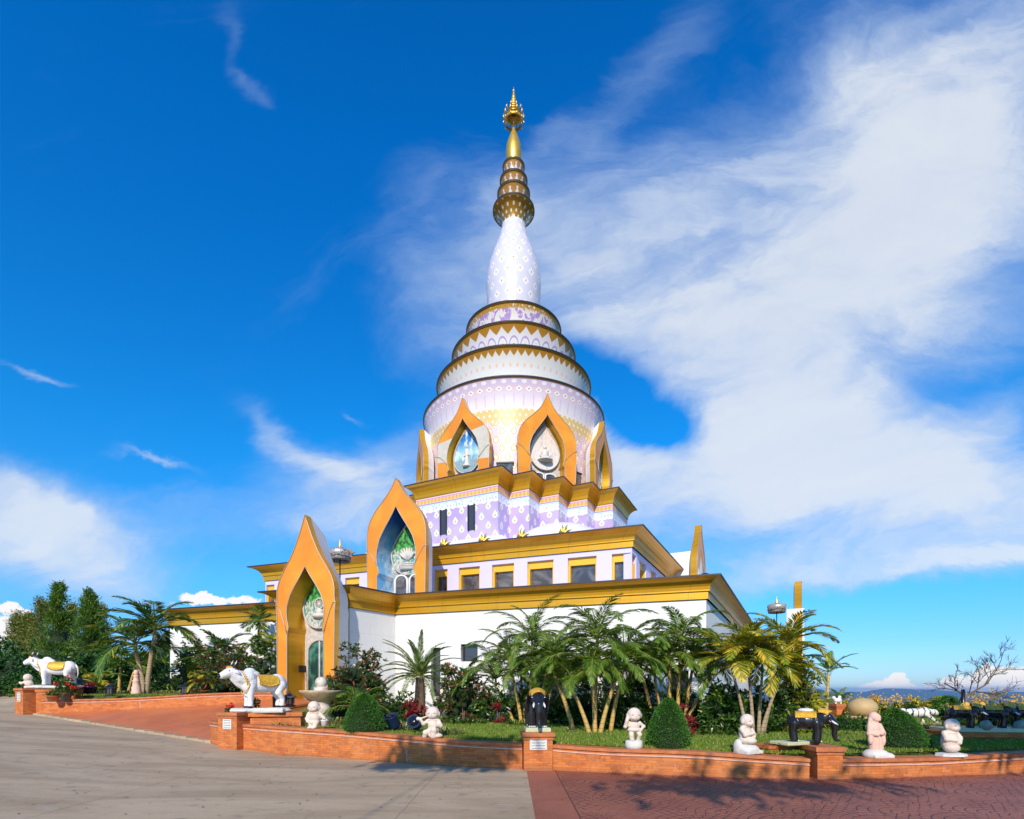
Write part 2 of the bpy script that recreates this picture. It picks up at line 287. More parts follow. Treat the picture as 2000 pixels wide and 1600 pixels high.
MT['relief_teal']=mat('painted_teal_relief',rough=.3,build=lambda t:t.mix(t.ss(t.noise(t.co('Generated'),7,5,.6),.4,.6),(.05,.35,.32),(.50,.76,.70)))

# ---------------- mesh helpers ----------------
def tag(o,label=None,cat=None,group=None,kind=None):
    if label: o['label']=label
    if cat: o['category']=cat
    if group: o['group']=group
    if kind: o['kind']=kind
    return o
def empty(name,loc=(0,0,0),rz=0,**k):
    o=bpy.data.objects.new(name,None); COL.objects.link(o); o.location=loc; o.rotation_euler=(0,0,rz); o.empty_display_size=.2
    return tag(o,**k)
def link(name,me,mt,parent=None,loc=(0,0,0),rz=0,smooth=False):
    for x in (mt if isinstance(mt,(list,tuple)) else [mt]): me.materials.append(x)
    if smooth: me.polygons.foreach_set('use_smooth',[True]*len(me.polygons))
    o=bpy.data.objects.new(name,me); COL.objects.link(o); o.parent=parent; o.location=loc; o.rotation_euler=(0,0,rz); return o
class MB:
    def __init__(s): s.v=[]; s.f=[]; s.uv={}; s.mi={}; s.sm=set(); s.cm=0
    def add(s,vs,fs,uvs=None,sm=False):
        o=len(s.v); s.v+= [tuple(p) for p in vs]
        for i,f in enumerate(fs):
            k=len(s.f); s.f.append(tuple(o+j for j in f)); s.mi[k]=s.cm
            if uvs: s.uv[k]=uvs[i]
            if sm: s.sm.add(k)
        return s
    def box(s,c,d,rz=0,taper=1.0,rx=0,bev=0):
        x,y,z=[q/2 for q in d]; b=bev
        vs=[]
        if b:
            for (zz,i) in ((-z,b),(-z+b,0),(z-b,0),(z,b)):
                for a,e in ((-1,-1),(1,-1),(1,1),(-1,1)): vs.append((a*(x-i),e*(y-i),zz))
            fs=[(3,2,1,0),(12,13,14,15)]+[(k*4+j,k*4+(j+1)%4,k*4+4+(j+1)%4,k*4+4+j) for k in range(3) for j in range(4)]
        else:
            vs=[(a*x*(taper if e2>0 else 1),e*y*(taper if e2>0 else 1),e2*z) for e2 in (-1,1) for a,e in ((-1,-1),(1,-1),(1,1),(-1,1))]
            fs=[(3,2,1,0),(4,5,6,7)]+[(j,(j+1)%4,4+(j+1)%4,4+j) for j in range(4)]
        Mx=Matrix.Translation(c)@Matrix.Rotation(rz,4,'Z')@Matrix.Rotation(rx,4,'X'); return s.add([Mx@Vector(p) for p in vs],fs)
    def tube(s,path,rad,seg=8,caps=True,sm=True):
        P=[Vector(p) for p in path]; n=len(P); rad=rad if isinstance(rad,(list,tuple)) else [rad]*n; vs=[]; fs=[]; up=None
        for i,p in enumerate(P):
            d=(P[min(i+1,n-1)]-P[max(i-1,0)]); d=d.normalized() if d.length>1e-9 else Vector((0,0,1))
            if up is None: up=Vector((1,0,0)) if abs(d.x)<.8 else Vector((0,1,0))
            a=(up-d*up.dot(d)); a=a.normalized() if a.length>1e-6 else d.orthogonal().normalized(); up=a; b=d.cross(a)
            for j in range(seg):
                t=2*math.pi*j/seg; vs.append(p+(a*math.cos(t)+b*math.sin(t))*rad[i])
        for i in range(n-1):
            for j in range(seg): fs.append((i*seg+j,i*seg+(j+1)%seg,(i+1)*seg+(j+1)%seg,(i+1)*seg+j))
        if caps: fs+= [tuple(range(seg))[::-1],tuple((n-1)*seg+j for j in range(seg))]
        return s.add(vs,fs,sm=sm)
    def lathe(s,prof,seg=32,c=(0,0,0),vr=None,sm=True,a0=0.0,squash=(1,1)):
        # prof: (radius,z); uv = (turn, v) where v is z unless vr gives v per point
        n=len(prof); vs=[]; fs=[]; uvs=[]
        for r,z in prof:
            for j in range(seg):
                t=2*math.pi*j/seg+a0; vs.append((c[0]+r*math.cos(t)*squash[0],c[1]+r*math.sin(t)*squash[1],c[2]+z))
        V=vr or [z for r,z in prof]
        for i in range(n-1):
            for j in range(seg):
                fs.append((i*seg+j,i*seg+(j+1)%seg,(i+1)*seg+(j+1)%seg,(i+1)*seg+j)); uvs.append([(j/seg,V[i]),((j+1)/seg,V[i]),((j+1)/seg,V[i+1]),(j/seg,V[i+1])])
        return s.add(vs,fs,uvs,sm)
    def ball(s,c,r,seg=12,rings=8,rot=None):
        r=r if isinstance(r,(tuple,list)) else (r,r,r); vs=[]; fs=[]; M=rot or Matrix.Identity(3); c=Vector(c)
        for i in range(1,rings):
            p=math.pi*i/rings
            for j in range(seg):
                t=2*math.pi*j/seg; vs.append(c+M@Vector((r[0]*math.sin(p)*math.cos(t),r[1]*math.sin(p)*math.sin(t),r[2]*math.cos(p))))
        a=len(vs); vs+= [c+M@Vector((0,0,r[2])),c+M@Vector((0,0,-r[2]))]
        for i in range(rings-2):
            for j in range(seg): fs.append((i*seg+j,(i+1)*seg+j,(i+1)*seg+(j+1)%seg,i*seg+(j+1)%seg))
        for j in range(seg): fs+= [(a,j,(j+1)%seg),(a+1,(rings-2)*seg+(j+1)%seg,(rings-2)*seg+j)]
        return s.add(vs,fs,sm=True)
    def mesh(s,name):
        me=bpy.data.meshes.new(name); me.from_pydata([tuple(p) for p in s.v],[],s.f); me.update()
        if s.uv:
            ul=me.uv_layers.new(name='uv')
            for p in me.polygons:
                if p.index in s.uv:
                    for li,q in zip(p.loop_indices,s.uv[p.index]): ul.data[li].uv=q
        for p in me.polygons:
            if p.index in s.sm: p.use_smooth=True
            p.material_index=s.mi[p.index]
        return me
    def build(s,name,mt,parent=None,loc=(0,0,0),rz=0,**k):
        return tag(link(name,s.mesh(name),mt,parent,loc,rz),**k)
def at(px,Y,z=0.0): return ((px-1000)/F*Y,Y,z)
# ---------------- the temple tower ----------------
K=1.2   # metres per building module
TC=(.1,32.0); TH=R(26.5)
UA=Vector((math.sin(TH),math.cos(TH))); VB=Vector((UA.y,-UA.x))
def PAB(a,b): p=Vector(TC)-UA*a+VB*b; return (p.x,p.y)
ROOT=empty('temple_tower',(TC[0]*K,TC[1]*K,.2),label='tall white, lilac and gold temple tower with ringed spire above stepped gold cornices',cat='temple')
R0=Vector(ROOT.location)
def kk(p): return Vector((p[0]*K,p[1]*K,EYE+K*(p[2]-EYE)))
def bld(mb,name,mt,parent=None,origin=None,root=None,**k):
    o=R0 if origin is None else origin
    mb.v=[tuple(kk(p)-o) for p in mb.v]
    return mb.build(name,mt,parent if parent is not None else (ROOT if origin is None else None),**k)
def nrm2(a,b):
    d=Vector((b[0]-a[0],b[1]-a[1])); d.normalize(); return Vector((d.y,-d.x))   # outward for counter-clockwise plans
def offset(pl,d):
    n=len(pl); o=[]
    for i in range(n):
        n1=nrm2(pl[i-1],pl[i]); n2=nrm2(pl[i],pl[(i+1)%n]); m=n1+n2; q=m.dot(n1); m=m/max(q,.3)
        o.append((pl[i][0]+m.x*d,pl[i][1]+m.y*d))
    return o
def sweep(pl,prof,skip=()):
    """closed plan swept along profile (outset,z); uv = metres along the wall, height"""
    mb=MB(); n=len(pl); rings=[offset(pl,d) for d,z in prof]; L=[0]
    for i in range(n): L.append(L[-1]+math.dist(pl[i],pl[(i+1)%n]))
    for i in range(n):
        if i in skip: continue
        for j in range(len(prof)-1):
            a,b=rings[j],rings[j+1]; z0,z1=prof[j][1],prof[j+1][1]; k=(i+1)%n
            mb.add([(*a[i],z0),(*a[k],z0),(*b[k],z1),(*b[i],z1)],[(0,1,2,3)],[[(L[i],z0),(L[i+1],z0),(L[i+1],z1),(L[i],z1)]])
    return mb
def cap(mb,pl,z,d=0,flip=False):
    q=[(*p,z) for p in offset(pl,d)]; mb.add(q,[tuple(range(len(q)))[::-1] if flip else tuple(range(len(q)))]); return mb
def cove(z0,z1,d0,d1,n=5,e=.05):
    # straight band then a cove flaring out to the roof edge
    o=[(d0,z0)]; zb=z0+(z1-z0)*.36; o+= [(d0,zb),(d0+.05,zb+.01),(d0+.05,zb+.05)]
    for i in range(1,n+1):
        t=i/n; o.append((d0+.05+(d1-d0-.05)*(1-math.cos(t*math.pi/2)),zb+.05+(z1-zb-.05)*math.sin(t*math.pi/2)*.62+(z1-zb-.05)*.38*t))
    return o
def wall_openings(mb,P,Q,z0,z1,ops,depth,n=None):
    """wall from P to Q with rectangular recesses ops=[(s0,s1,za,zb)], reveals of the given depth"""
    P=Vector(P);Q=Vector(Q);L=(Q-P).length;d=(Q-P)/L;nn=Vector((d.y,-d.x))
    def pt(s,z,k=0): q=P+d*s-nn*k; return (q.x,q.y,z)
    ss=sorted({0,L,*[q for o in ops for q in o[:2]]}); zs=sorted({z0,z1,*[q for o in ops for q in o[2:]]})
    for a,b in zip(ss,ss[1:]):
        for c,e in zip(zs,zs[1:]):
            if any(o[0]<=(a+b)/2<=o[1] and o[2]<=(c+e)/2<=o[3] for o in ops): continue
            mb.add([pt(a,c),pt(b,c),pt(b,e),pt(a,e)],[(0,1,2,3)],[[(a,c),(b,c),(b,e),(a,e)]])
    for a,b,c,e in ops:
        for q in (((a,c),(b,c)),((b,c),(b,e)),((b,e),(a,e)),((a,e),(a,c))):
            (s0,c0),(s1,c1)=q; mb.add([pt(s0,c0),pt(s1,c1),pt(s1,c1,depth),pt(s0,c0,depth)],[(0,1,2,3)],[[(s0,c0),(s1,c1),(s1,c1),(s0,c0)]])
    return pt
def hitline(px,P,Q):
    s=(px-1000)/F; P=Vector(P);Q=Vector(Q);D=(Q-P); t=(s*P.y-P.x)/(D.x-s*D.y); return t*D.length

# --- base storey: corner at right, inner corner by the entrance block ---
C1=(5.70,15.63); C2=(-4.12,18.86); uR=Vector((5.36,10.0)).normalized(); dl=(Vector(C1)-Vector(C2)).normalized()
def pv(v): return (v[0],v[1])
FL=pv(Vector(C1)-dl*21.0); FBk=Vector(C1)+uR*25; blk=Vector((-1.08,-1.6)).normalized()
Bi=Vector(C2)+blk*2.0; Bo=Bi-Vector((.945,-.326))*2.75; Bq=Vector(Bo)-blk*2.1
# where the block's left side meets the front wall again
def meet(P,d,A,B):
    P=Vector(P);A=Vector(A);B=Vector(B);e=B-A; det=d.x*(-e.y)+e.x*d.y; t=((A-P).x*(-e.y)+e.x*(A-P).y)/det; return pv(P+d*t)
Bq=meet(Bo,-blk,C1,FL)
base=[C1,pv(FBk),pv(Vector(FL)+uR*25),FL,Bq,pv(Bo),pv(Bi),C2]    # counter-clockwise from above
m=MB()
ops={7:[],0:[]}
# openings low in the front wall
L7=(Vector(C1)-Vector(C2)).length
for px0,px1,y0,y1 in ((842,860,1265,1360),(900,933,1258,1292),(1046,1100,1290,1400),(1180,1200,1300,1395),(1310,1345,1310,1400)):
    a=hitline(px0,C2,C1); b=hitline(px1,C2,C1); p=Vector(C2)+dl*((a+b)/2)
    ops[7].append((a,b,1.6+(HZ-y1)*p.y/F,1.6+(HZ-y0)*p.y/F))
pts=[]
for i in range(8):
    P,Q=base[i],base[(i+1)%8]; pt=wall_openings(m,P,Q,-3.0,4.27,ops.get(i,[]),.25); pts.append(pt)
base_st=bld(m,'base_storey',MT['white_wall'])
for a,b,c,e in ops[7]:
    g=MB(); q=pts[7]; g.add([q(a,c,.2),q(b,c,.2),q(b,e,.2),q(a,e,.2)],[(0,1,2,3)])
    wv=bld(g,'window',MT['glass'],base_st); g=MB()
    for (s0,s1,c0,c1) in ((a,a+.05,c,e),(b-.05,b,c,e),(a+.05,b-.05,e-.05,e),(a+.05,b-.05,c,c+.06)):
        g.add([q(s0,c0,.15),q(s1,c0,.15),q(s1,c1,.15),q(s0,c1,.15),q(s0,c0,.21),q(s1,c0,.21),q(s1,c1,.21),q(s0,c1,.21)],[(0,1,2,3),(0,4,5,1),(1,5,6,2),(2,6,7,3),(3,7,4,0)])
    bld(g,'window_frame',MT['dark_trim'],wv)
def cornice(pl,prof,parent,zt,edge=.035):
    c=bld(sweep(pl,prof),'cornice',MT['gold'],parent)
    dd=prof[-1][0]; r=sweep(pl,[(dd,zt),(dd+edge,zt),(dd+edge,zt+.045),(dd-.02,zt+.045)]); cap(r,pl,zt+.03,dd-.02)
    bld(r,'roof_edge',MT['dark_trim'],parent)
PR1=cove(4.27,4.87,.06,.42); cornice(base,PR1,base_st,4.87)
rm=MB(); cap(rm,base,4.93,.30); bld(rm,'roof_deck',MT['roof'],base_st)

# --- window storey ---
D1=(4.38,19.45); d2=Vector((-3.59-4.6,21.97-18.9)).normalized(); ML=pv(Vector(D1)+d2*17.3); u2=Vector((4.16,7.9)).normalized()
mid=[D1,pv(Vector(D1)+u2*18.6),pv(Vector(ML)+u2*18.6),ML]
m=MB(); ops={3:[],0:[]}; zw0,zw1=5.08,6.63
for px0,px1 in ((848,874),(896,937),(961,1004),(1030,1081),(1109,1165),(1195,1234.2),(674,702),(640,660),(560,590),(520,536)):
    a=hitline(px0,ML,D1); b=min(hitline(px1,ML,D1),(Vector(D1)-Vector(ML)).length-.03); ops[3].append((a,b,zw0,zw1))
ops[0]=[(.03,.62,zw0,zw1)]+[(1.15+k*1.75,2.15+k*1.75,zw0,zw1) for k in range(9)]
pp=[wall_openings(m,mid[i],mid[(i+1)%4],4.9,6.82,ops.get(i,[]),.32) for i in range(4)]
win_st=bld(m,'window_storey',MT['lilac_wall'])
def boxwin(q,a,b,za,zb,hd=.28):
    s=MB()
    for (x0,x1,c0,c1,k) in ((a+.004,b-.004,zb-hd,zb-.004,.12),(a+.004,a+.09,za,zb-hd,.05),(b-.05,b-.004,za,zb-hd,.05)):
        s.add([q(x0,c0,k),q(x1,c0,k),q(x1,c1,k),q(x0,c1,k),q(x0,c0,.31),q(x1,c0,.31),q(x1,c1,.31),q(x0,c1,.31)],[(0,1,2,3),(0,4,5,1),(1,5,6,2),(3,2,6,7),(0,3,7,4)])
    f=bld(s,'window',MT['win_gold'],win_st); return f
for i in (3,0):
    for (a,b,za,zb) in ops[i]:
        boxwin(pp[i],a,b,za,zb); g=MB(); q=pp[i]; g.add([q(a+.05,za,.24),q(b-.03,za,.24),q(b-.03,zb-.27,.24),q(a+.05,zb-.27,.24)],[(0,1,2,3)]); bld(g,'window_glass',MT['glass_grey'],win_st)
cornice(mid,cove(6.82,7.42,.06,.5),win_st,7.42)

# --- patterned storey with stepped corners ---
cr=[(6.9,2.8),(5.72,2.8),(5.72,3.87),(4.44,3.87),(4.44,4.9),(3.15,4.9),(3.15,5.95),(1.93,5.95),(1.93,6.93)]
quad=[]
pl=[(a,b) for a,b in cr]
full=[]
def sym(fa,fb,rev):
    q=[(fa*a,fb*b) for a,b in cr]; return q[::-1] if rev else q
full=sym(1,1,False)+sym(-1,1,True)+sym(-1,-1,False)+sym(1,-1,True)
plan=[PAB(a,b) for a,b in full]
area=sum(plan[i][0]*plan[(i+1)%len(plan)][1]-plan[(i+1)%len(plan)][0]*plan[i][1] for i in range(len(plan)))
if area<0: plan=plan[::-1]
top=offset(plan,-.42)
pat=bld(sweep(top,[(0,7.3),(0,11.36)]),'patterned_storey',MT['drops'])
pr3=[(.03,11.34)]+[(.03+.39*(1-math.cos(t*math.pi/2)),11.34+.6*(.5*t+.5*math.sin(t*math.pi/2))) for t in (.2,.4,.6,.8,1)]
cornice(top,pr3,pat,11.94)
nt=len(top)
for i in range(nt):
    P,Q=top[i],top[(i+1)%nt]
    if math.dist(P,Q)>4:
        n=nrm2(P,Q); d=(Vector(Q)-Vector(P)).normalized(); Lw=math.dist(P,Q)
        if n.dot(Vector((-UA.x,-UA.y)))>.9: ss=[hitline(867,P,Q),hitline(921.5,P,Q)]
        else: ss=[Lw*.35,Lw*.65]
        for s in ss:
            q=Vector(P)+d*s+n*.015; ang=math.atan2(d.y,d.x)
            bld(MB().box((q.x,q.y,9.95),(.28,.05,1.2),ang),'slit_window',MT['glass'],pat)
            fr=MB()
            for k in (-1,1): w_=Vector((q.x,q.y))+d*(.17*k)+n*.03; fr.box((w_.x,w_.y,9.95),(.05,.1,1.26),ang)
            bld(fr,'window_frame',MT['dark_trim'],pat)
# white lotus roofs round the foot of the patterned storey
sk=MB(); prof=[(0.0,8.95),(.5,8.75),(1.1,8.4),(1.8,7.95),(2.3,7.45)]
bld(sweep(top,[(d*.9+.0,z) for d,z in prof[::-1]]),'lotus_skirt',MT['lotus'],pat)
for sa,sb in ((1,1),(1,-1),(-1,1),(-1,-1)):
    x,y=PAB(5.0*sa,5.0*sb); bld(MB().ball((x,y,7.4),(2.75,2.75,2.0),28,14),'lotus_dome',MT['lotus'],pat)
# gold flame ornaments along the roof
for px,Y in ((861,21.75),(937,21.15),(1012,20.6),(1094,20.05),(676,23.3)):
    c=Vector((*at(px,Y,7.5),)); o=MB()
    for k in range(7):
        a=R(8+k*11); L=.40+.12*math.sin(k*2.1); e=c+Vector((math.cos(a)*L*.92,-.05,math.sin(a)*L*.8)); mdl=c+Vector((math.cos(a)*L*.5,-.1,math.sin(a)*L*.34))
        o.tube([c,mdl,e],[.07,.055,.005],5)
    bld(o,'flame_ornament',MT['gold_bright'],win_st)

# --- round drum and rings ---
MT['ringlip']=mat('brown_gold_lip',(.42,.22,.03),.3,.6)
def lat(prof,name,mt,parent=None,seg=96,vn=False,**k):
    c=(TC[0],TC[1],0); vr=None
    if vn:
        z0,z1=prof[0][1],prof[-1][1]; vr=[(z-z0)/(z1-z0) for r,z in prof]
    mb=MB().lathe(prof,seg,c,vr); 
    if not vn:
        for f in mb.uv: mb.uv[f]=[(a*2*math.pi*5.0,b) for a,b in mb.uv[f]]
    return bld(mb,name,mt,parent,**k)
drum=lat([(5.0,11.6),(5.0,12.5),(5.0,15.0),(5.03,15.9)],'drum',MT['drum'])
lat([(5.03,15.88),(5.06,16.2),(5.12,16.6),(5.22,17.0),(5.34,17.3)],'collar',MT['collar'],drum,vn=True)
def rim(r,z,parent,w=.038,mt='dark_trim',deep=None,inr=.0):
    lat([(r,z-.02),(r+w,z-.01),(r+w,z+.07),(r-.05,z+.09),(inr,z+.10)],'rim',MT[mt],parent)
    lat([(r-.03,z-.05),(r+.01,z-.045),(r+.02,z-.02)],'rim_lip',MT['ringlip'],parent)
rim(5.34,17.3,drum)
tiers=[(4.57,19.35,4.02,17.4,'ring_white'),(3.67,21.2,3.2,19.45,'ring_lotus'),(2.82,22.9,2.42,21.3,'ring_purple')]
for r,z,rb,zb,mt in tiers:
    h=z-zb; pf=[(rb-.06,zb)]+[(rb+(r-rb)*(t**2.4*.75+t*.25),zb+h*t) for t in (.1,.3,.5,.65,.78,.88,.95,1.0)]
    o=lat(pf,'ring_tier',MT[mt],vn=True); rim(r,z,o)
vz=[(1.75,22.9),(1.78,23.4),(1.75,23.8),(1.66,24.4),(1.64,24.9),(1.66,25.4),(1.63,26.1),(1.52,26.8),(1.34,27.5),(1.13,28.1),(.94,28.7),(.80,29.2),(.72,29.6)]
vz=[(1.48,22.9),(1.52,23.8),(1.57,24.6),(1.62,25.3),(1.64,25.8),(1.60,26.4),(1.48,27.0),(1.29,27.6),(1.06,28.2),(.87,28.7),(.74,29.15),(.70,29.45)]
vase=lat(vz,'spire_vase',MT['vase'],seg=64)
for f in (): pass
# vase uv: the turn count stays 0..1
me=vase.data
ul=me.uv_layers[0].data
a=np.zeros(len(ul)*2); ul.foreach_get('uv',a); a[0::2]/=(2*math.pi*5.0); ul.foreach_set('uv',a)
disc=lat([(.69,29.4),(.74,29.7),(.88,29.98),(1.08,30.18),(1.23,30.3)],'spire_disc',MT['disc'],seg=64)
ul=disc.data.uv_layers[0].data; a=np.zeros(len(ul)*2); ul.foreach_get('uv',a); a[0::2]/=(2*math.pi*5.0); ul.foreach_set('uv',a)
rim(1.23,30.3,disc,.03)
for r,z,rb,zb in ((.97,31.3,.68,30.38),(.82,32.1,.60,31.38),(.65,32.95,.48,32.2)):
    h=z-zb; o=lat([(rb,zb)]+[(rb+(r-rb)*t**1.8,zb+h*t) for t in (.15,.35,.55,.75,.9,1)],'spire_ring',MT['ringlet'],seg=48,vn=True); rim(r,z,o,.02)
bud=lat([(.36,33.0),(.43,33.25),(.475,33.6),(.475,33.95),(.43,34.3),(.35,34.6),(.24,34.9),(.14,35.15),(.06,35.4),(.03,35.6)],'gold_bud',MT['gold_bright'],seg=32)
# crown finial: hoop, spokes, stacked little tiers and leaf points
cx,cy=TC; fin=MB(); fin.tube([(cx,cy,35.6),(cx,cy,36.75)],[.03,.03],6)
finial=bld(fin,'crown_finial',MT['steel'])
h=MB()
h.lathe([(.50,35.7),(.55,35.7),(.55,35.85),(.50,35.85),(.50,35.7)],32,(cx,cy,0))
for k in range(8):
    t=k*math.pi/4; h.tube([(cx+.52*math.cos(t),cy+.52*math.sin(t),35.8),(cx,cy,36.2)],.014,4)
bld(h,'crown_hoop',MT['gold_bright'],finial)
h=MB()
for i,(r,z) in enumerate(((.50,36.0),(.41,36.25),(.31,36.48),(.24,36.70),(.18,36.9),(.13,37.1),(.09,37.26),(.055,37.4))):
    h.lathe([(r*.75,z),(r,z+.02),(r*.86,z+.12),(r*.66,z+.24),(r*.5,z+.3)],20,(cx,cy,0))
h.tube([(cx,cy,37.4),(cx,cy,37.85)],[.05,.008],6); h.ball((cx,cy,37.62),.07,8,6)
bld(h,'crown_tiers',MT['gold_bright'],finial)
h=MB()
for k in range(10):
    t=k*2*math.pi/10
    for (r,z,s) in ((.56,35.95,.9),(.47,36.3,.6),(.56,35.8,-.4)):
        x,y=cx+r*math.cos(t),cy+r*math.sin(t); h.tube([(x,y,z),(cx+(r+.06)*math.cos(t),cy+(r+.06)*math.sin(t),z+.16*s),(cx+r*math.cos(t),cy+r*math.sin(t),z+.4*s)],[.04,.045,.006],5)
bld(h,'crown_leaves',MT['gold_bright'],finial)

# --- pointed arches ---
AP=[(0,1.04),(.04,.985),(.10,1.0),(.2,1.0),(.3,.98),(.39,.92),(.48,.82),(.565,.69),(.65,.52),(.74,.35),(.82,.215),(.90,.105),(.96,.04),(1,0)]
AP1=[(0,1.04),(.04,.985),(.1,1.0),(.18,.99),(.26,.93),(.33,.84),(.41,.715),(.48,.59),(.55,.475),(.62,.38),(.70,.29),(.78,.20),(.86,.125),(.93,.06),(1,0)]
AP2=AP
AP3=[(0,1.04),(.04,.985),(.1,1.0),(.23,.965),(.30,.92),(.36,.855),(.43,.76),(.49,.65),(.55,.53),(.615,.41),(.68,.30),(.744,.215),(.82,.14),(.88,.09),(.94,.045),(1,0)]
def outline(hw,L,A,AP=AP):
    l=[(-hw*.97,0),(-hw*.985,L*.5),(-hw*1.0,L*.98)]+[(-hw*f,L+A*t) for t,f in AP]
    return l+[(-x,z) for x,z in l[:-1][::-1]]
def inner(hw,L,A):
    l=[(-hw,0),(-hw,L*.5),(-hw,L*.94),(-hw*.9,L),(-hw*1.0,L+A*.12),(-hw*1.04,L+A*.25),(-hw*1.0,L+A*.38),(-hw*.86,L+A*.53),(-hw*.62,L+A*.67),(-hw*.38,L+A*.79),(-hw*.19,L+A*.89),(-hw*.07,L+A*.96),(0,L+A)]
    return l+[(-x,z) for x,z in l[:-1][::-1]]
def resamp(l,n):
    P=[Vector(p) for p in l]; h=len(P)//2
    def half(Q):
        d=[0]; 
        for a,b in zip(Q,Q[1:]): d.append(d[-1]+(b-a).length)
        o=[]
        for i in range(n+1):
            s=d[-1]*i/n; j=max(k for k in range(len(d)) if d[k]<=s+1e-9); j=min(j,len(Q)-2); t=(s-d[j])/(d[j+1]-d[j]); o.append(Q[j].lerp(Q[j+1],t))
        return o
    a=half(P[:h+1]); return a+[Vector((-p.x,p.y)) for p in a[:-1][::-1]]
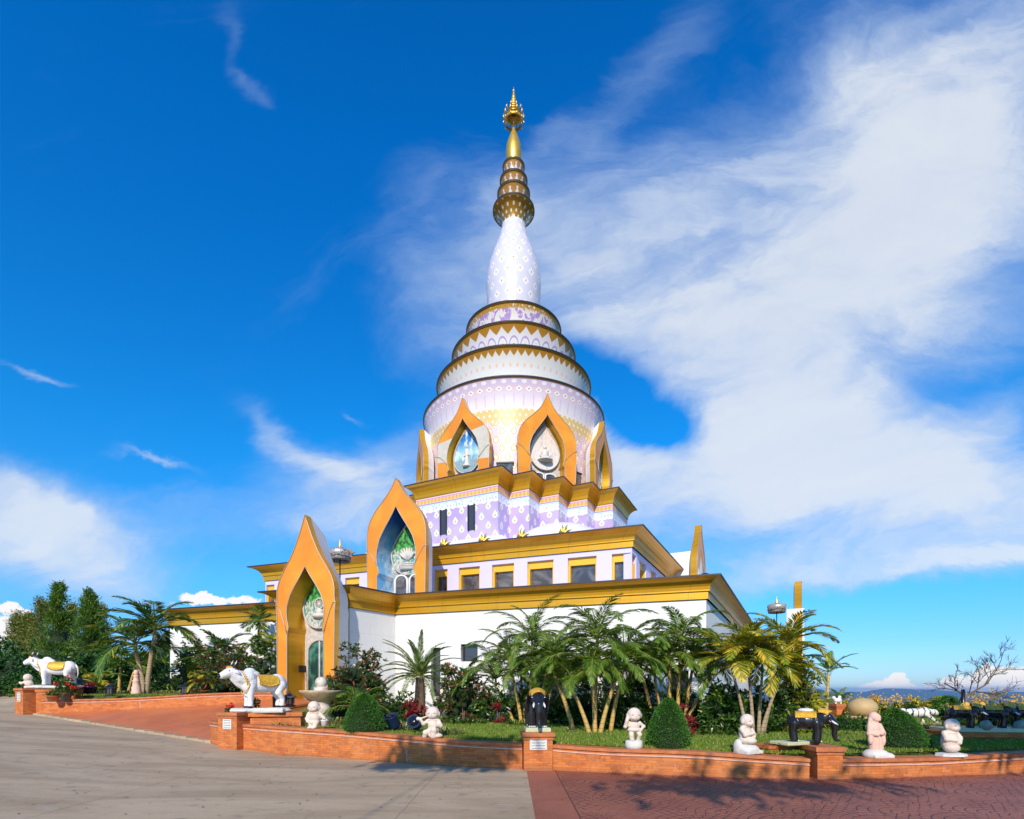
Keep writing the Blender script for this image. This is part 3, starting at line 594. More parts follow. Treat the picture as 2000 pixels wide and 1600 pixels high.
def arch(pos,z0,ang,hw,L,A,ihw,iL,iA,th=.3,deep=1.0,shell=1.4,parent=None,face='orange',relief='relief_blue',door=None,sleeve='gold',dropz=None,rim_col='steel',name='entrance_arch',cream=None,figure=None,sleeve_sky=False,AP=AP):
    """local x along the face, y into the building, z up; ang = rotation of the local x axis"""
    ca,sa=math.cos(ang),math.sin(ang)
    def T(x,y,z): return (pos[0]+x*ca-y*sa,pos[1]+x*sa+y*ca,z0+z)
    N=26; O=resamp(outline(hw,L,A,AP),N); I=resamp(inner(ihw,iL,iA),N); n=len(O)
    m=MB()
    for i in range(n-1):   # front face
        m.add([T(O[i].x,0,O[i].y),T(I[i].x,0,I[i].y),T(I[i+1].x,0,I[i+1].y),T(O[i+1].x,0,O[i+1].y)],[(0,1,2,3)])
        m.cm=1; m.add([T(O[i].x,0,O[i].y),T(O[i+1].x,0,O[i+1].y),T(O[i+1].x*.985,th,O[i+1].y),T(O[i].x*.985,th,O[i].y)],[(0,1,2,3)]); m.cm=0
    frame=bld(m,name,[MT[face],MT[sleeve]],parent)
    e=MB()
    e.tube([T(p.x,-.012,p.y) for p in O],.014,5); e.tube([T(p.x,-.012,p.y) for p in I],.014,5)
    for s in (-1,1):
        q=[(s*hw*1.05,L*1.0),(s*hw*.95,L*1.0-.02),(s*(hw*.62+ihw*.38),L*.93),(s*(hw*.3+ihw*.7),L*.82),(s*(ihw+.01),L*.70)]
        e.tube([T(x,-.015,z) for x,z in q],.014,5)
    bld(e,'edge_trim',MT[rim_col],frame)
    sm=MB()
    B=[Vector((p.x*.93,p.y*.985)) for p in I]
    for i in range(n-1): sm.add([T(I[i].x,0,I[i].y),T(B[i].x,deep,B[i].y),T(B[i+1].x,deep,B[i+1].y),T(I[i+1].x,0,I[i+1].y)],[(0,1,2,3)],sm=True)
    bld(sm,'reveal',MT['sleeve_blue'] if sleeve_sky else MT['gold'],frame)
    bk=MB(); 
    for i in range(n//2): j=n-1-i; bk.add([T(B[i].x,deep,B[i].y),T(B[j].x,deep,B[j].y),T(B[j-1].x,deep,B[j-1].y),T(B[i+1].x,deep,B[i+1].y)],[(0,1,2,3)])
    bld(bk,'back_wall',MT['stone_orn' if relief!='relief_peach' else 'stone_orn'],frame)
    if shell:
        sh=MB(); Q=[Vector((p.x*.80,p.y*.93)) for p in O]
        for i in range(n-1): sh.add([T(O[i].x*.985,th,O[i].y),T(O[i+1].x*.985,th,O[i+1].y),T(Q[i+1].x,shell,Q[i+1].y),T(Q[i].x,shell,Q[i].y)],[(0,1,2,3)],sm=True)
        sh.add([T(p.x,shell,p.y) for p in Q],[tuple(range(n))]); bld(sh,'shell',MT['white_wall'],frame)
    # drop-shaped relief picture standing a little forward of the back
    if dropz is not None:
        zc,rw,zt=dropz; pr=[]
        for k in range(21):
            t=k/20; 
            if t<.5: a=R(-90+t*2*100); pr.append((math.cos(a)*rw,zc+math.sin(a)*rw*1.05))
            else:
                q=(t-.5)*2; w_=math.cos(R(10))*rw*(1-q)**.75*(1+.12*math.sin(q*math.pi)); pr.append((w_,zc+rw*.18+(zt-zc-rw*.18)*q))
        pr=pr[:-1]; ou=pr+[(0,zt)]+[(-x,z) for x,z in pr[::-1][:-1]]
        d=deep-.10; m=MB(); m.add([T(0,d,zc)]+[T(x,d,z) for x,z in ou],[(0,1+k,1+(k+1)%len(ou)) for k in range(len(ou))]); rel=bld(m,'relief_panel',MT[relief],frame)
        m=MB(); m.tube([T(x,d-.01,z) for x,z in ou+[ou[0]]],.035,5); bld(m,'relief_border',MT['stone_orn'],rel)
        if figure:
            s=rw*.55; fz=zc-rw*.45; m=MB()
            if figure=='seated':
                m.ball(T(0,d,fz),(s*.95,s*.95,s*.2),16,8); m.ball(T(0,d-.02,fz+s*.22),(s*.75,s*.5,s*.18),14,8); m.lathe([(s*.40,0),(s*.36,.3*s),(s*.46,.75*s),(s*.3,.95*s),(s*.1,1.0*s),(s*.09,1.08*s)],14,T(0,d,fz+s*.25)); m.ball(T(0,d,fz+s*1.52),(s*.22,s*.22,s*.27)); m.ball(T(0,d,fz+s*1.8),(s*.08,s*.08,s*.12))
                for q in (-1,1): m.tube([T(q*s*.46,d,fz+s*.95),T(q*s*.6,d-.02,fz+s*.5),T(q*s*.1,d-s*.4,fz+s*.35)],[s*.13,s*.1,s*.07],8)
            elif figure=='standing':
                m.lathe([(s*.34,0),(s*.26,.5*s),(s*.24,1.2*s),(s*.3,1.6*s),(s*.2,1.85*s),(s*.08,1.9*s),(s*.08,1.98*s)],14,T(0,d,fz-s*.2)); m.ball(T(0,d,fz+s*2.0),(s*.17,s*.17,s*.22)); m.ball(T(0,d,fz-s*.25),(s*.55,s*.4,s*.2))
                for q in (-1,1): m.tube([T(q*s*.28,d,fz+s*1.4),T(q*s*.34,d-.02,fz+s*.9),T(q*s*.1,d-s*.2,fz+s*.9)],[s*.09,s*.08,s*.05],8)
            elif figure=='wheel':
                c0=T(s*.1,d-.03,fz+s*1.25)
                for q in range(24):
                    a=q*math.pi/12; b=(q+1)*math.pi/12; m.tube([T(s*.1+math.cos(a)*s*.5,d-.04,fz+s*1.25+math.sin(a)*s*.5),T(s*.1+math.cos(b)*s*.5,d-.04,fz+s*1.25+math.sin(b)*s*.5)],s*.07,5,False)
                    if q%2==0: m.tube([T(s*.1,d-.04,fz+s*1.25),T(s*.1+math.cos(a)*s*.5,d-.04,fz+s*1.25+math.sin(a)*s*.5)],s*.03,4,False)
                m.ball(T(s*.1,d,fz+s*.1),(s*.8,s*.5,s*.3),14,8); m.ball(T(s*.1,d,fz+s*.5),(s*.35,s*.3,s*.35),12,8)
            elif figure=='naga':
                for q in range(7): a=R(20+q*23.3); m.tube([T(0,d,fz+s*.3),T(math.cos(a)*s*.5,d-.05,fz+s*(.5+math.sin(a)*.4)),T(math.cos(a)*s*.8,d-.12,fz+s*(.7+math.sin(a)*.75))],[s*.12,s*.14,s*.08],6)
                for q in range(4): m.ball(T(0,d,fz-s*.05-q*s*.16),(s*(.6+.12*q),s*.4,s*.11),14,6)
            bld(m,'relief_figure',MT['relief_fig'],rel)
    if door:
        kind,dw,dh=door; dx=0.0; pr=[]
        segs=14
        def archdoor(xc,w,h):
            o=[(xc-w,0),(xc-w,h*.8)]+[(xc-w*math.cos(R(k*180/segs)),h*.8+h*.2*math.sin(R(k*180/segs))) for k in range(1,segs)]+[(xc+w,h*.8),(xc+w,0)]
            return o
        for xc in ((0,) if kind=='single' else (-dw*.52,dw*.52)):
            w_=dw if kind=='single' else dw*.44; pr=archdoor(xc,w_,dh); y=deep-.06
            m=MB(); m.add([T(x,y,z) for x,z in pr],[tuple(range(len(pr)))]); dd=bld(m,'door' if kind=='single' else 'window',MT['glass_green' if kind=='single' else 'glass_grey'],frame)
            m=MB(); m.tube([T(x,y-.02,z) for x,z in pr],.045,5); 
            if kind=='single': m.tube([T(0,y-.02,0),T(0,y-.02,dh*.99)],.03,5)
            bld(m,'door_frame' if kind=='single' else 'window_frame',MT['stone_orn' if kind=='single' else 'white_wall'],dd)
    return frame
MT['relief_fig']=mat('pale_relief_stone',rough=.5,build=mottled((.66,.62,.58),.15,5))
aF=math.atan2(-.326,.945)
# ground entrance arch
ent=arch((-6.33,16.3),1.20,aF,1.08,3.05,2.72,.68,2.32,1.86,th=.24,deep=.74,shell=.95,AP=AP1,face='orange',relief='relief_green',dropz=(3.0,.60,4.10),door=('single',.46,2.0),figure='wheel')
ca,sa=math.cos(aF),math.sin(aF)
def TE(x,y,z): return (-6.2+x*ca-y*sa,16.25+x*sa+y*ca,1.27+z)
p=TE(-.66,.50,1.0); bld(MB().box(p,(.03,.36,.22),aF),'name_plate',mat('dark_bronze',(.09,.06,.05),.45,.6),ent)
# upper roof arch
up=arch((-4.36,20.0),4.90,aF,1.26,2.05,2.62,.82,1.15,2.45,th=.3,deep=1.0,shell=1.0,face='orange',relief='relief_green',AP=AP2,dropz=(2.0,.74,3.2),door=('double',.62,1.22),figure='naga',sleeve_sky=True)
# arches on the right flank
aR=math.atan2(uR.y,uR.x)
arch((14.35,26.4),1.3,aR,1.25,2.98,2.72,.70,2.25,1.86,deep=.3,shell=.35,relief='relief_teal',dropz=(2.95,.56,4.0))
m=MB(); q=Vector((14.35,26.4))-Vector((uR.y,-uR.x))*.5; 
bld(MB().box((13.95,26.2,2.0),(1.6,.75,7.0),aR),'porch_block',MT['white_wall'],base_st)
arch((9.35,26.3),4.95,aR,1.33,2.05,2.75,.86,1.15,2.4,deep=.9,shell=0,relief='relief_blue',dropz=(1.75,.72,2.95))
bld(MB().box((8.45,26.5,6.6),(1.6,2.0,3.4),aR,taper=.85),'porch_block',MT['white_wall'],win_st)
# arches round the drum
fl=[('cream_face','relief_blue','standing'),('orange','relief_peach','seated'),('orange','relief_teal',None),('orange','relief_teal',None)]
for k in range(8):
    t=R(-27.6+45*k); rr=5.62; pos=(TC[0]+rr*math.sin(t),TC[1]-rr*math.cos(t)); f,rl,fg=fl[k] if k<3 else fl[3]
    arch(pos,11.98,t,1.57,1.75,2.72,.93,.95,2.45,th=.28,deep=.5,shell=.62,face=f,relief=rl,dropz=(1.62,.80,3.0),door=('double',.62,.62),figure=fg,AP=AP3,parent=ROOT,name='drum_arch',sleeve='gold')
    t2=t+R(22.5); q=(TC[0]+5.04*math.sin(t2),TC[1]-5.04*math.cos(t2),12.6); bld(MB().box(q,(.78,.12,.95),t2),'window',MT['glass_grey'],drum); bld(MB().box((q[0],q[1],13.1),(.9,.2,.07),t2),'window_frame',MT['dark_trim'],drum)

# rooftop filigree parasols, ventilator
def parasol(x,y,z,label,s=1.0):
    e=empty('filigree_parasol',kk((x,y,z)),label=label,cat='parasol',group='filigree parasols on the roofs')
    m=MB(); m.tube([(0,0,-.9*s),(0,0,.9*s)],.03,8); m.build('pole',MT['dark_trim'],e)
    m=MB(); m.lathe([(.0,.62),(.3,.6),(.46,.52),(.5,.5),(.5,.22),(.48,.22),(.48,.48),(.3,.5),(0,.52)],32); d=m.build('canopy',MT['filigree'],e); d.scale=(s,s,s)
    m=MB(); m.lathe([(.46,.22),(.47,.1),(.44,.05),(.45,.2)],32); m.build('fringe',MT['filigree_dark'],d)
    m=MB(); m.lathe([(.09,.6),(.1,.66),(.05,.7),(.07,.76),(.03,.82),(.04,.86),(.005,1.0)],12); m.build('finial_tip',MT['gold_bright'],d)
MT['filigree_dark']=mat('dark_filigree',rough=.5,metal=.5,build=lambda t:t.mix(t.ss(t.noise(t.co(),22,3,.6,1.5),.46,.54),(.03,.03,.03),(.42,.38,.34)))
p=at(664,19.2); parasol(p[0],p[1],6.20,'filigree parasol on the roof right of the entrance arch tip',1.0)
p=at(1517,25.5); parasol(p[0],p[1],5.25,'filigree parasol beside the white block at the far right porch',1.0)
e=empty('roof_ventilator',kk(at(1377,17.5,4.98)),label='round polished steel ventilator on the corner of the lower roof',cat='ventilator')
m=MB(); m.lathe([(.14,0),(.14,.12),(.1,.14)],20); m.build('neck',MT['chrome'],e)
m=MB(); m.ball((0,0,.34),(.27,.27,.24),24,14); m.build('turbine',MT['chrome'],e)
p=at(1450,20.5,1.6); e=empty('roof_finial',kk((10.9,25.0,3.6)),label='small orange bell-shaped finial standing beside the far right porch',cat='finial')
m=MB(); m.lathe([(.30,0),(.30,.15),(.22,.5),(.12,.8),(.05,1.0)],16); m.build('bell',MT['orange'],e); m=MB(); m.lathe([(.06,1.0),(.07,1.1),(.02,1.35),(.01,1.5)],10); m.build('tip',MT['filigree'],e)
# ---------------- ground, road, terrace, lawns ----------------
NK=Vector((.503,.864)); PK=Vector((-8.5,15.0))
def terr(x,y):
    s=(x-PK.x)*NK.x+(y-PK.y)*NK.y
    return .05*max(0,-x-6)+.256*max(0,s)*max(0,min(1,(-x-4.5)/1.5))
def gz(x,y):
    z=terr(x,y) if x<-4.5 else 0.0
    z=min(z,1.25+max(0,min(.32,(-x-18)*.04)))
    d=max(0,x-17, -x-75, y-82, -y-70)
    if d>0: z=z-230*(1-math.exp(-((d/170)**1.5)))-.22*d*min(1,d/4)*math.exp(-d/60)
    return z
def lz(x,y):     # garden soil
    a=.60 if x<-3 else (.60-.17*min(1,(x+3)/8) if x>-3 else .6)
    if x<-4: 
        f=min(1,(-4-x)/2); a=a*(1-f)+max(a,gz(x,y)+.05)*f
    if y>12 and x>8: a+=.045*(y-12)
    return a
def grid(name,xs,ys,zf,mt,keep=None,**k):
    m=MB(); idx={}; vs=[];fs=[]
    for j,y in enumerate(ys):
        for i,x in enumerate(xs): vs.append((x,y,zf(x,y)))
    n=len(xs)
    for j in range(len(ys)-1):
        for i in range(n-1):
            if keep and not keep((xs[i]+xs[i+1])/2,(ys[j]+ys[j+1])/2): continue
            fs.append((j*n+i,j*n+i+1,(j+1)*n+i+1,(j+1)*n+i))
    m.add(vs,fs,sm=True); return m.build(name,mt,**k)
def spaced(a,b,far,n=30,step=1.0):
    l=list(np.arange(a,b+.01,step)); d=step; x=b; y=a; lo=[];hi=[]
    while x<far: d*=1.35; x+=d; hi.append(x)
    d=step
    while y>-far: d*=1.35; y-=d; lo.append(y)
    return [float(q) for q in lo[::-1]+l+hi]
def road_c(t):
    v=t.co(); x,y,z=t.xyz(v)[:3]
    w_=t.vec(t.m('MULTIPLY_ADD',y,.35,t.m('MULTIPLY',x,.45)),t.m('MULTIPLY',y,2.0))
    a=t.noise(w_,.55,8,.62,.8); b=t.noise(v,3,6,.65); c=t.noise(v,60,3,.6); e=t.noise(w_,1.6,6,.7,1.5)
    o=t.mix(t.ss(a,.32,.68),(.39,.28,.165),(.56,.42,.265)); o=t.mix(t.m('MULTIPLY',t.ss(e,.55,.72),.6),o,(.50,.44,.35)); o=t.mix(t.m('MULTIPLY',t.ss(b,.54,.72),.6),o,(.21,.165,.12))
    o=t.mix(t.m('MULTIPLY',t.ss(c,.3,.7),.22),o,(.15,.13,.11))
    for ax,of,sp in ((x,.31,4.6),(y,.12,5.2)):
        jn=t.m('ABSOLUTE',t.m('SUBTRACT',t.m('FRACT',t.m('ADD',t.m('DIVIDE',t.m('MULTIPLY_ADD',t.noise(v,2.0,3),.05,ax),sp),50+of)),.5)); o=t.mix(t.m('MULTIPLY',t.ss(jn,.4975,.4992),.55),o,(.12,.10,.08))
    ck=t.n('ShaderNodeTexVoronoi',feature='DISTANCE_TO_EDGE'); t.put(ck.inputs['Vector'],t.vec(t.m('MULTIPLY_ADD',t.noise(v,1.5,5),.9,x),t.m('MULTIPLY_ADD',t.noise(v,1.7,5),.9,y))); ck.inputs['Scale'].default_value=.33
    o=t.mix(t.m('MULTIPLY',t.m('MULTIPLY',t.m('SUBTRACT',1.0,t.ss(ck.outputs[0],.002,.007)),t.ss(t.noise(v,.4,3),.45,.55)),.3),o,(.16,.12,.08))
    far=t.m('MULTIPLY',t.ss(t.m('ADD',t.m('ABSOLUTE',x),t.m('ABSOLUTE',y)),120,260),1.0)
    return t.mix(far,o,t.mix(t.noise(v,.01,6),(.04,.07,.025),(.09,.12,.05)))
MT['road']=mat('weathered_concrete',rough=.85,build=road_c,bump=lambda t:(t.m('ADD',t.noise(t.co(),25,6,.7),t.noise(t.co(),2.5,4,.6)),.35,.02))
xs=spaced(-30,20,60000); ys=spaced(-12,34,60000)
def gground(x,y):
    z=gz(x,y); s=(x-PK.x)*NK.x+(y-PK.y)*NK.y
    if -20.5<x<-4 and s>-.9 and y<24: z-=.25*min(1,(s+.9)/.9)*.0+.256*min(1.0,max(0,s+.0)) if s>0 else 0
    return z
grid('ground',xs,ys,gground,MT['road'],kind='structure')
def stamped(t):
    v=t.co(); x,y,z=t.xyz(v)[:3]
    # fan-shaped stamped setts: rings round staggered centres
    P=1.15; row=t.m('FLOOR',t.m('DIVIDE',y,P*.5)); xo=t.m('MULTIPLY',t.m('MODULO',t.m('ABSOLUTE',row),2.0),P*.5)
    wn=t.noise(v,2.0,3,.6); 
    fx=t.m('MULTIPLY',t.m('SUBTRACT',t.m('FRACT',t.m('ADD',t.m('DIVIDE',t.m('ADD',x,xo),P),50.0)),.5),P); fy=t.m('SUBTRACT',y,t.m('MULTIPLY',row,P*.5))
    r=t.m('ADD',ln(t,fx,fy),t.m('MULTIPLY',wn,.05)); th=t.m('ARCTAN2',fx,fy); rr=t.m('DIVIDE',r,.125); ring=t.m('FLOOR',rr)
    jr=t.m('ABSOLUTE',t.m('SUBTRACT',t.m('FRACT',rr),.5)); ta=t.m('MULTIPLY',t.m('MULTIPLY',th,t.m('ADD',ring,.6)),.95); ta=t.m('ADD',ta,t.m('MULTIPLY',ring,.37)); jt=t.m('ABSOLUTE',t.m('SUBTRACT',t.m('FRACT',t.m('ADD',ta,20.0)),.5))
    j=t.m('MAXIMUM',t.ss(jr,.40,.47),t.m('MULTIPLY',t.ss(jt,.42,.48),1.0))
    fade=t.ss(t.noise(v,1.1,4,.6),.36,.55)
    st=t.ss(x,.85,.87); j=t.m('MULTIPLY',t.m('MULTIPLY',j,st),t.m('MULTIPLY_ADD',fade,.75,.25)); seam=t.m('MULTIPLY',band(t,x,.845,.865,.004),.8)
    j=t.m('MAXIMUM',j,seam); return j
def stamped_c(t):
    v=t.co(); a=t.noise(v,.8,6,.65,.5); b=t.noise(v,14,5,.6); c=t.mix(t.ss(a,.3,.7),(.26,.080,.045),(.37,.125,.072)); c=t.mix(t.m('MULTIPLY',t.ss(b,.5,.75),.35),c,(.32,.16,.12))
    return t.mix(stamped(t),c,(.055,.022,.018))
MT['stamped']=mat('red_stamped_concrete',rough=.6,build=stamped_c,bump=lambda t:(t.m('SUBTRACT',t.noise(t.co(),20,5,.6),t.m('MULTIPLY',stamped(t),1.2)),.4,.02))
m=MB(); m.add([(.29,-12,.004),(60,-12,.004),(60,11.6,.004),(.29,11.6,.004)],[(0,1,2,3)]); 
rp_=MB(); rp_.add([(.29,-12,.004),(16.5,-12,.004),(16.5,11.6,.004),(.29,11.6,.004)],[(0,1,2,3)]); rp_.build('pavement',MT['stamped'],kind='structure')
def terrace_c(t):
    v=t.co(); x,y,z=t.xyz(v)[:3]; u=t.m('MULTIPLY_ADD',x,.864,t.m('MULTIPLY',y,-.503)); w_=t.m('MULTIPLY_ADD',x,.503,t.m('MULTIPLY',y,.864))
    g1=t.ss(t.m('ABSOLUTE',t.m('SUBTRACT',t.m('FRACT',t.m('ADD',t.m('DIVIDE',u,.6),90.0)),.5)),.47,.49); g2=t.ss(t.m('ABSOLUTE',t.m('SUBTRACT',t.m('FRACT',t.m('ADD',t.m('DIVIDE',w_,.3),90.0)),.5)),.455,.485)
    a=t.noise(v,.6,6,.65,.4); c=t.mix(t.ss(a,.3,.7),(.46,.12,.045),(.62,.185,.065)); c=t.mix(t.m('MULTIPLY',t.ss(t.noise(v,.25,3),.5,.7),.35),c,(.55,.24,.16))
    return t.mix(t.m('MULTIPLY',t.m('MAXIMUM',g1,g2),.45),c,(.52,.27,.17))
MT['terrace']=mat('terracotta_floor_tiles',rough=.42,build=terrace_c)
def keep_t(x,y):
    s=(x-PK.x)*NK.x+(y-PK.y)*NK.y
    return s>0.0 and x>-19 
def tz(x,y): return gz(x,y)+.012
# sheet laid in kerb coordinates so its edge is straight
m=MB(); n1,n2=40,30; kd=Vector((-.864,.503))
V=[];Fq=[]
for j in range(n2+1):
    for i in range(n1+1):
        p=PK+kd*(-1.5+i*.36)+NK*(j*.25+.02); V.append((p.x,p.y,gz(p.x,p.y)+.012))
for j in range(n2):
    for i in range(n1): a=j*(n1+1)+i; Fq.append((a+1,a,a+n1+1,a+n1+2))
m.add(V,Fq,sm=True); m.build('terrace',MT['terrace'],kind='structure')
# worn concrete kerb along the terrace
m=MB(); ps=[PK+kd*(i*.6-.2) for i in range(21)]
for a,b in zip(ps,ps[1:]):
    j=random.uniform(-.012,.012); q=[a-NK*(.12+j),b-NK*(.12+j),b+NK*.1,a+NK*.1]; zz=[gz(p.x,p.y) for p in q]; h=.045+j
    m.add([(p.x,p.y,z-.05) for p,z in zip(q,zz)]+[(p.x,p.y,max(zz)+h*.8) for p in q],[(4,5,6,7)[::-1],(0,1,5,4)[::-1],(1,2,6,5)[::-1],(2,3,7,6)[::-1],(3,0,4,7)[::-1]])
m.build('kerb',MT['road'],kind='structure')

# ---------------- brick garden walls ----------------
def brick_c(t):
    uv=t.co('UV'); b=t.n('ShaderNodeTexBrick'); t.put(b.inputs['Vector'],uv); b.offset=.5
    b.inputs['Scale'].default_value=1; b.inputs['Brick Width'].default_value=.19; b.inputs['Row Height'].default_value=.050; b.inputs['Mortar Size'].default_value=.004; b.inputs['Mortar Smooth'].default_value=.4; b.inputs['Bias'].default_value=-.1
    t.put(b.inputs['Color1'],(.66,.20,.04)); t.put(b.inputs['Color2'],(.42,.105,.03)); t.put(b.inputs['Mortar'],(.30,.105,.045))
    n=t.noise(t.co(),1.3,6,.65,.6); c=t.mix(t.m('MULTIPLY',t.ss(n,.4,.7),.5),b.outputs[0],(.70,.27,.09))
    u,v,_=t.xyz(uv)[:3]; st=t.noise(t.vec(t.m('MULTIPLY',u,3.0),t.m('MULTIPLY',v,.8)),1.2,5,.7)
    c=t.mix(t.m('MULTIPLY',t.ss(st,.60,.70),.45),c,(.66,.52,.46)); n2=t.noise(uv,7,5,.7); c=t.mix(t.m('MULTIPLY',t.ss(n2,.50,.66),.6),c,(.30,.09,.03))
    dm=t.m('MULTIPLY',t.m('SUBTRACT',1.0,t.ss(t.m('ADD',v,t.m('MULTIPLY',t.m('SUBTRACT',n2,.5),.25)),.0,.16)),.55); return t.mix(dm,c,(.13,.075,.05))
MT['brick']=mat('orange_brick',rough=.8,build=brick_c,bump=lambda t:(t.noise(t.co('UV'),30,5,.7),.4,.012))
MT['cap']=mat('brick_cap',rough=.75,build=mottled((.50,.16,.055),.3,5,(.30,.13,.08),2),bump=nb(25,.4,.01))
MT['mould']=mat('pale_moulding',rough=.6,build=mottled((.66,.42,.34),.2,6))
def along(pl,ds):
    o=[]
    n=len(pl)
    for i in range(n):
        a=Vector(pl[max(i-1,0)][:2]);b=Vector(pl[min(i+1,n-1)][:2]); d=(b-a).normalized(); o.append(Vector((d.y,-d.x)))
    return o
def smoothpl(pl,k=4):
    P=[Vector(p) for p in pl]; o=[]
    for i in range(len(P)-1):
        p0,p1,p2,p3=P[max(i-1,0)],P[i],P[i+1],P[min(i+2,len(P)-1)]
        for j in range(k):
            t=j/k; o.append(.5*((2*p1)+(p2-p0)*t+(2*p0-5*p1+4*p2-p3)*t*t+(3*p1-p0-3*p2+p3)*t**3))
    return o+[P[-1]]
def gwall(name,pl,label,base=lambda x,y:gz(x,y)-.08,th=.3,mz=.12,group=None,extrude=None):
    """pl of (x,y,topz) running so that the outward (camera) side is on the right hand of travel"""
    P=smoothpl(pl); N=along(P,0); L=[0]
    for a,b in zip(P,P[1:]): L.append(L[-1]+(b.xy-a.xy).length)
    def sh(off,dz,i): p=P[i]; return (p.x+N[i].x*off,p.y+N[i].y*off,p.z+dz)
    m=MB()
    for i in range(len(P)-1):
        zb=[base(P[q].x,P[q].y) for q in (i,i+1)]
        for off,fl in ((0,1),(-th,0)):
            q=[(P[i].x+N[i].x*off,P[i].y+N[i].y*off,zb[0]),(P[i+1].x+N[i+1].x*off,P[i+1].y+N[i+1].y*off,zb[1]),sh(off,-.06,i+1),sh(off,-.06,i)]
            uv=[(L[i],0),(L[i+1],0),(L[i+1],q[2][2]-zb[1]),(L[i],q[3][2]-zb[0])]
            m.add(q,[(0,1,2,3) if fl else (3,2,1,0)],[uv if fl else uv[::-1]])
    for i in (0,len(P)-1):
        zb=base(P[i].x,P[i].y); a=P[i]; q=[(a.x,a.y,zb),(a.x-N[i].x*th,a.y-N[i].y*th,zb),(a.x-N[i].x*th,a.y-N[i].y*th,a.z-.06),(a.x,a.y,a.z-.06)]
        m.add(q,[(0,1,2,3) if i else (3,2,1,0)],[[(0,0),(th,0),(th,a.z-zb),(0,a.z-zb)] if i else [(0,a.z-zb),(th,a.z-zb),(th,0),(0,0)]])
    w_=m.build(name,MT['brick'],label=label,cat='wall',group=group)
    def strip(prof,nm,mt):
        m=MB(); n=len(prof)
        for i in range(len(P)-1):
            for k in range(n-1):
                a,b=prof[k],prof[k+1]; m.add([sh(*a,i),sh(*a,i+1),sh(*b,i+1),sh(*b,i)],[(0,1,2,3)],[[(L[i],k*.06),(L[i+1],k*.06),(L[i+1],k*.06+.06),(L[i],k*.06+.06)]])
        for i in (0,len(P)-1):
            m.add([sh(*q,i) for q in prof],[tuple(range(n)) if i else tuple(range(n))[::-1]])
        m.build(nm,mt,w_)
    strip([(0,-.065),(.035,-.06),(.035,-.005),(.025,0),(-th-.02,0),(-th-.02,-.065)],'coping',MT['cap'])
    strip([(.001,-mz-.015),(.022,-mz-.008),(.022,-mz+.008),(.001,-mz+.015)],'moulding',MT['mould'])
    return w_
FW=[(412,15.0,.74),(425,14.5,.73),(445,14.12,.72),(481,13.85,.708),(560,13.2,.68),(650,12.6,.655),(775,11.72,.608),(900,11.08,.551),(1020,10.75,.525),(1190,10.27,.474),(1340,9.9,.47),(1460,9.68,.425),(1581,9.56,.37),(1735,9.67,.36),(1839,9.9,.353),(2000,10.27,.395),(2160,10.9,.42)]
fw=[(*at(p,y)[:2],z) for p,y,z in FW]
def part_of(a,b): return [q for q,(p,_,_) in zip(fw,FW) if a<=p<=b]
back=[(-7.15,18.6,1.18),(-7.9,17.2,1.0),(-8.45,16.0,.80)]
gwall('garden_wall',back+part_of(400,482),'low rounded end of the orange brick wall beside the terrace and left bull pier')
gwall('garden_wall',part_of(480,1021),'long orange brick garden wall between the bull pier and the front-facing elephant pier')
gwall('garden_wall',[(*at(1080,10.62)[:2],.51)]+part_of(1100,1590),'orange brick garden wall between the two elephant piers')
gwall('garden_wall',[(*at(1624,9.56)[:2],.365)]+part_of(1700,2200),'orange brick garden wall curving away from the side-facing elephant pier')
lw=[(-19.3,21.1,1.22),(-18.5,20.95,1.23),(-15,20.45,1.29),(-11.15,20.0,1.49),(-8.8,19.9,1.53)]
gwall('garden_wall',lw,'low brick wall on the far side of the terracotta terrace',mz=.13)

# ---------------- lawns ----------------
def grass_c(t):
    v=t.co(); a=t.noise(v,.9,6,.65); b=t.noise(v,9,5,.7); c=t.mix(t.ss(a,.35,.68),(.07,.14,.014),(.22,.24,.035)); return t.mix(t.m('MULTIPLY',t.ss(b,.45,.7),.5),c,(.05,.13,.015))
MT['lawn']=mat('lawn_soil',rough=.9,build=grass_c,bump=nb(60,.8,.03,4))
fwp=smoothpl([Vector((*p[:2],0)) for p in fw])
def yw(x):     # wall line y at x
    for a,b in zip(fwp,fwp[1:]):
        if a.x<=x<=b.x: return a.y+(b.y-a.y)*(x-a.x)/max(1e-6,b.x-a.x)
    return fwp[0].y if x<fwp[0].x else fwp[-1].y
m=MB(); V=[];Fq=[]; nx,ny=90,40
for j in range(ny+1):
    for i in range(nx+1):
        x=-8.3+i*.28; y0=yw(x)+.22; 
        if x<-7: y0=max(y0,15.2)
        f=(j/ny)**1.4; y=y0+(26-y0)*f; z=lz(x,y)
        wz=.66 if x<-5 else (.36 if x>5 else .66-.03*(x+5)); z=z*min(1,j/5)+(wz-.06)*(1-min(1,j/5)) if j<5 else z
        V.append((x,y,z+.015*noise.noise((x*2,y*2,0))))
for j in range(ny):
    for i in range(nx): a=j*(nx+1)+i; Fq.append((a,a+1,a+nx+2,a+nx+1))
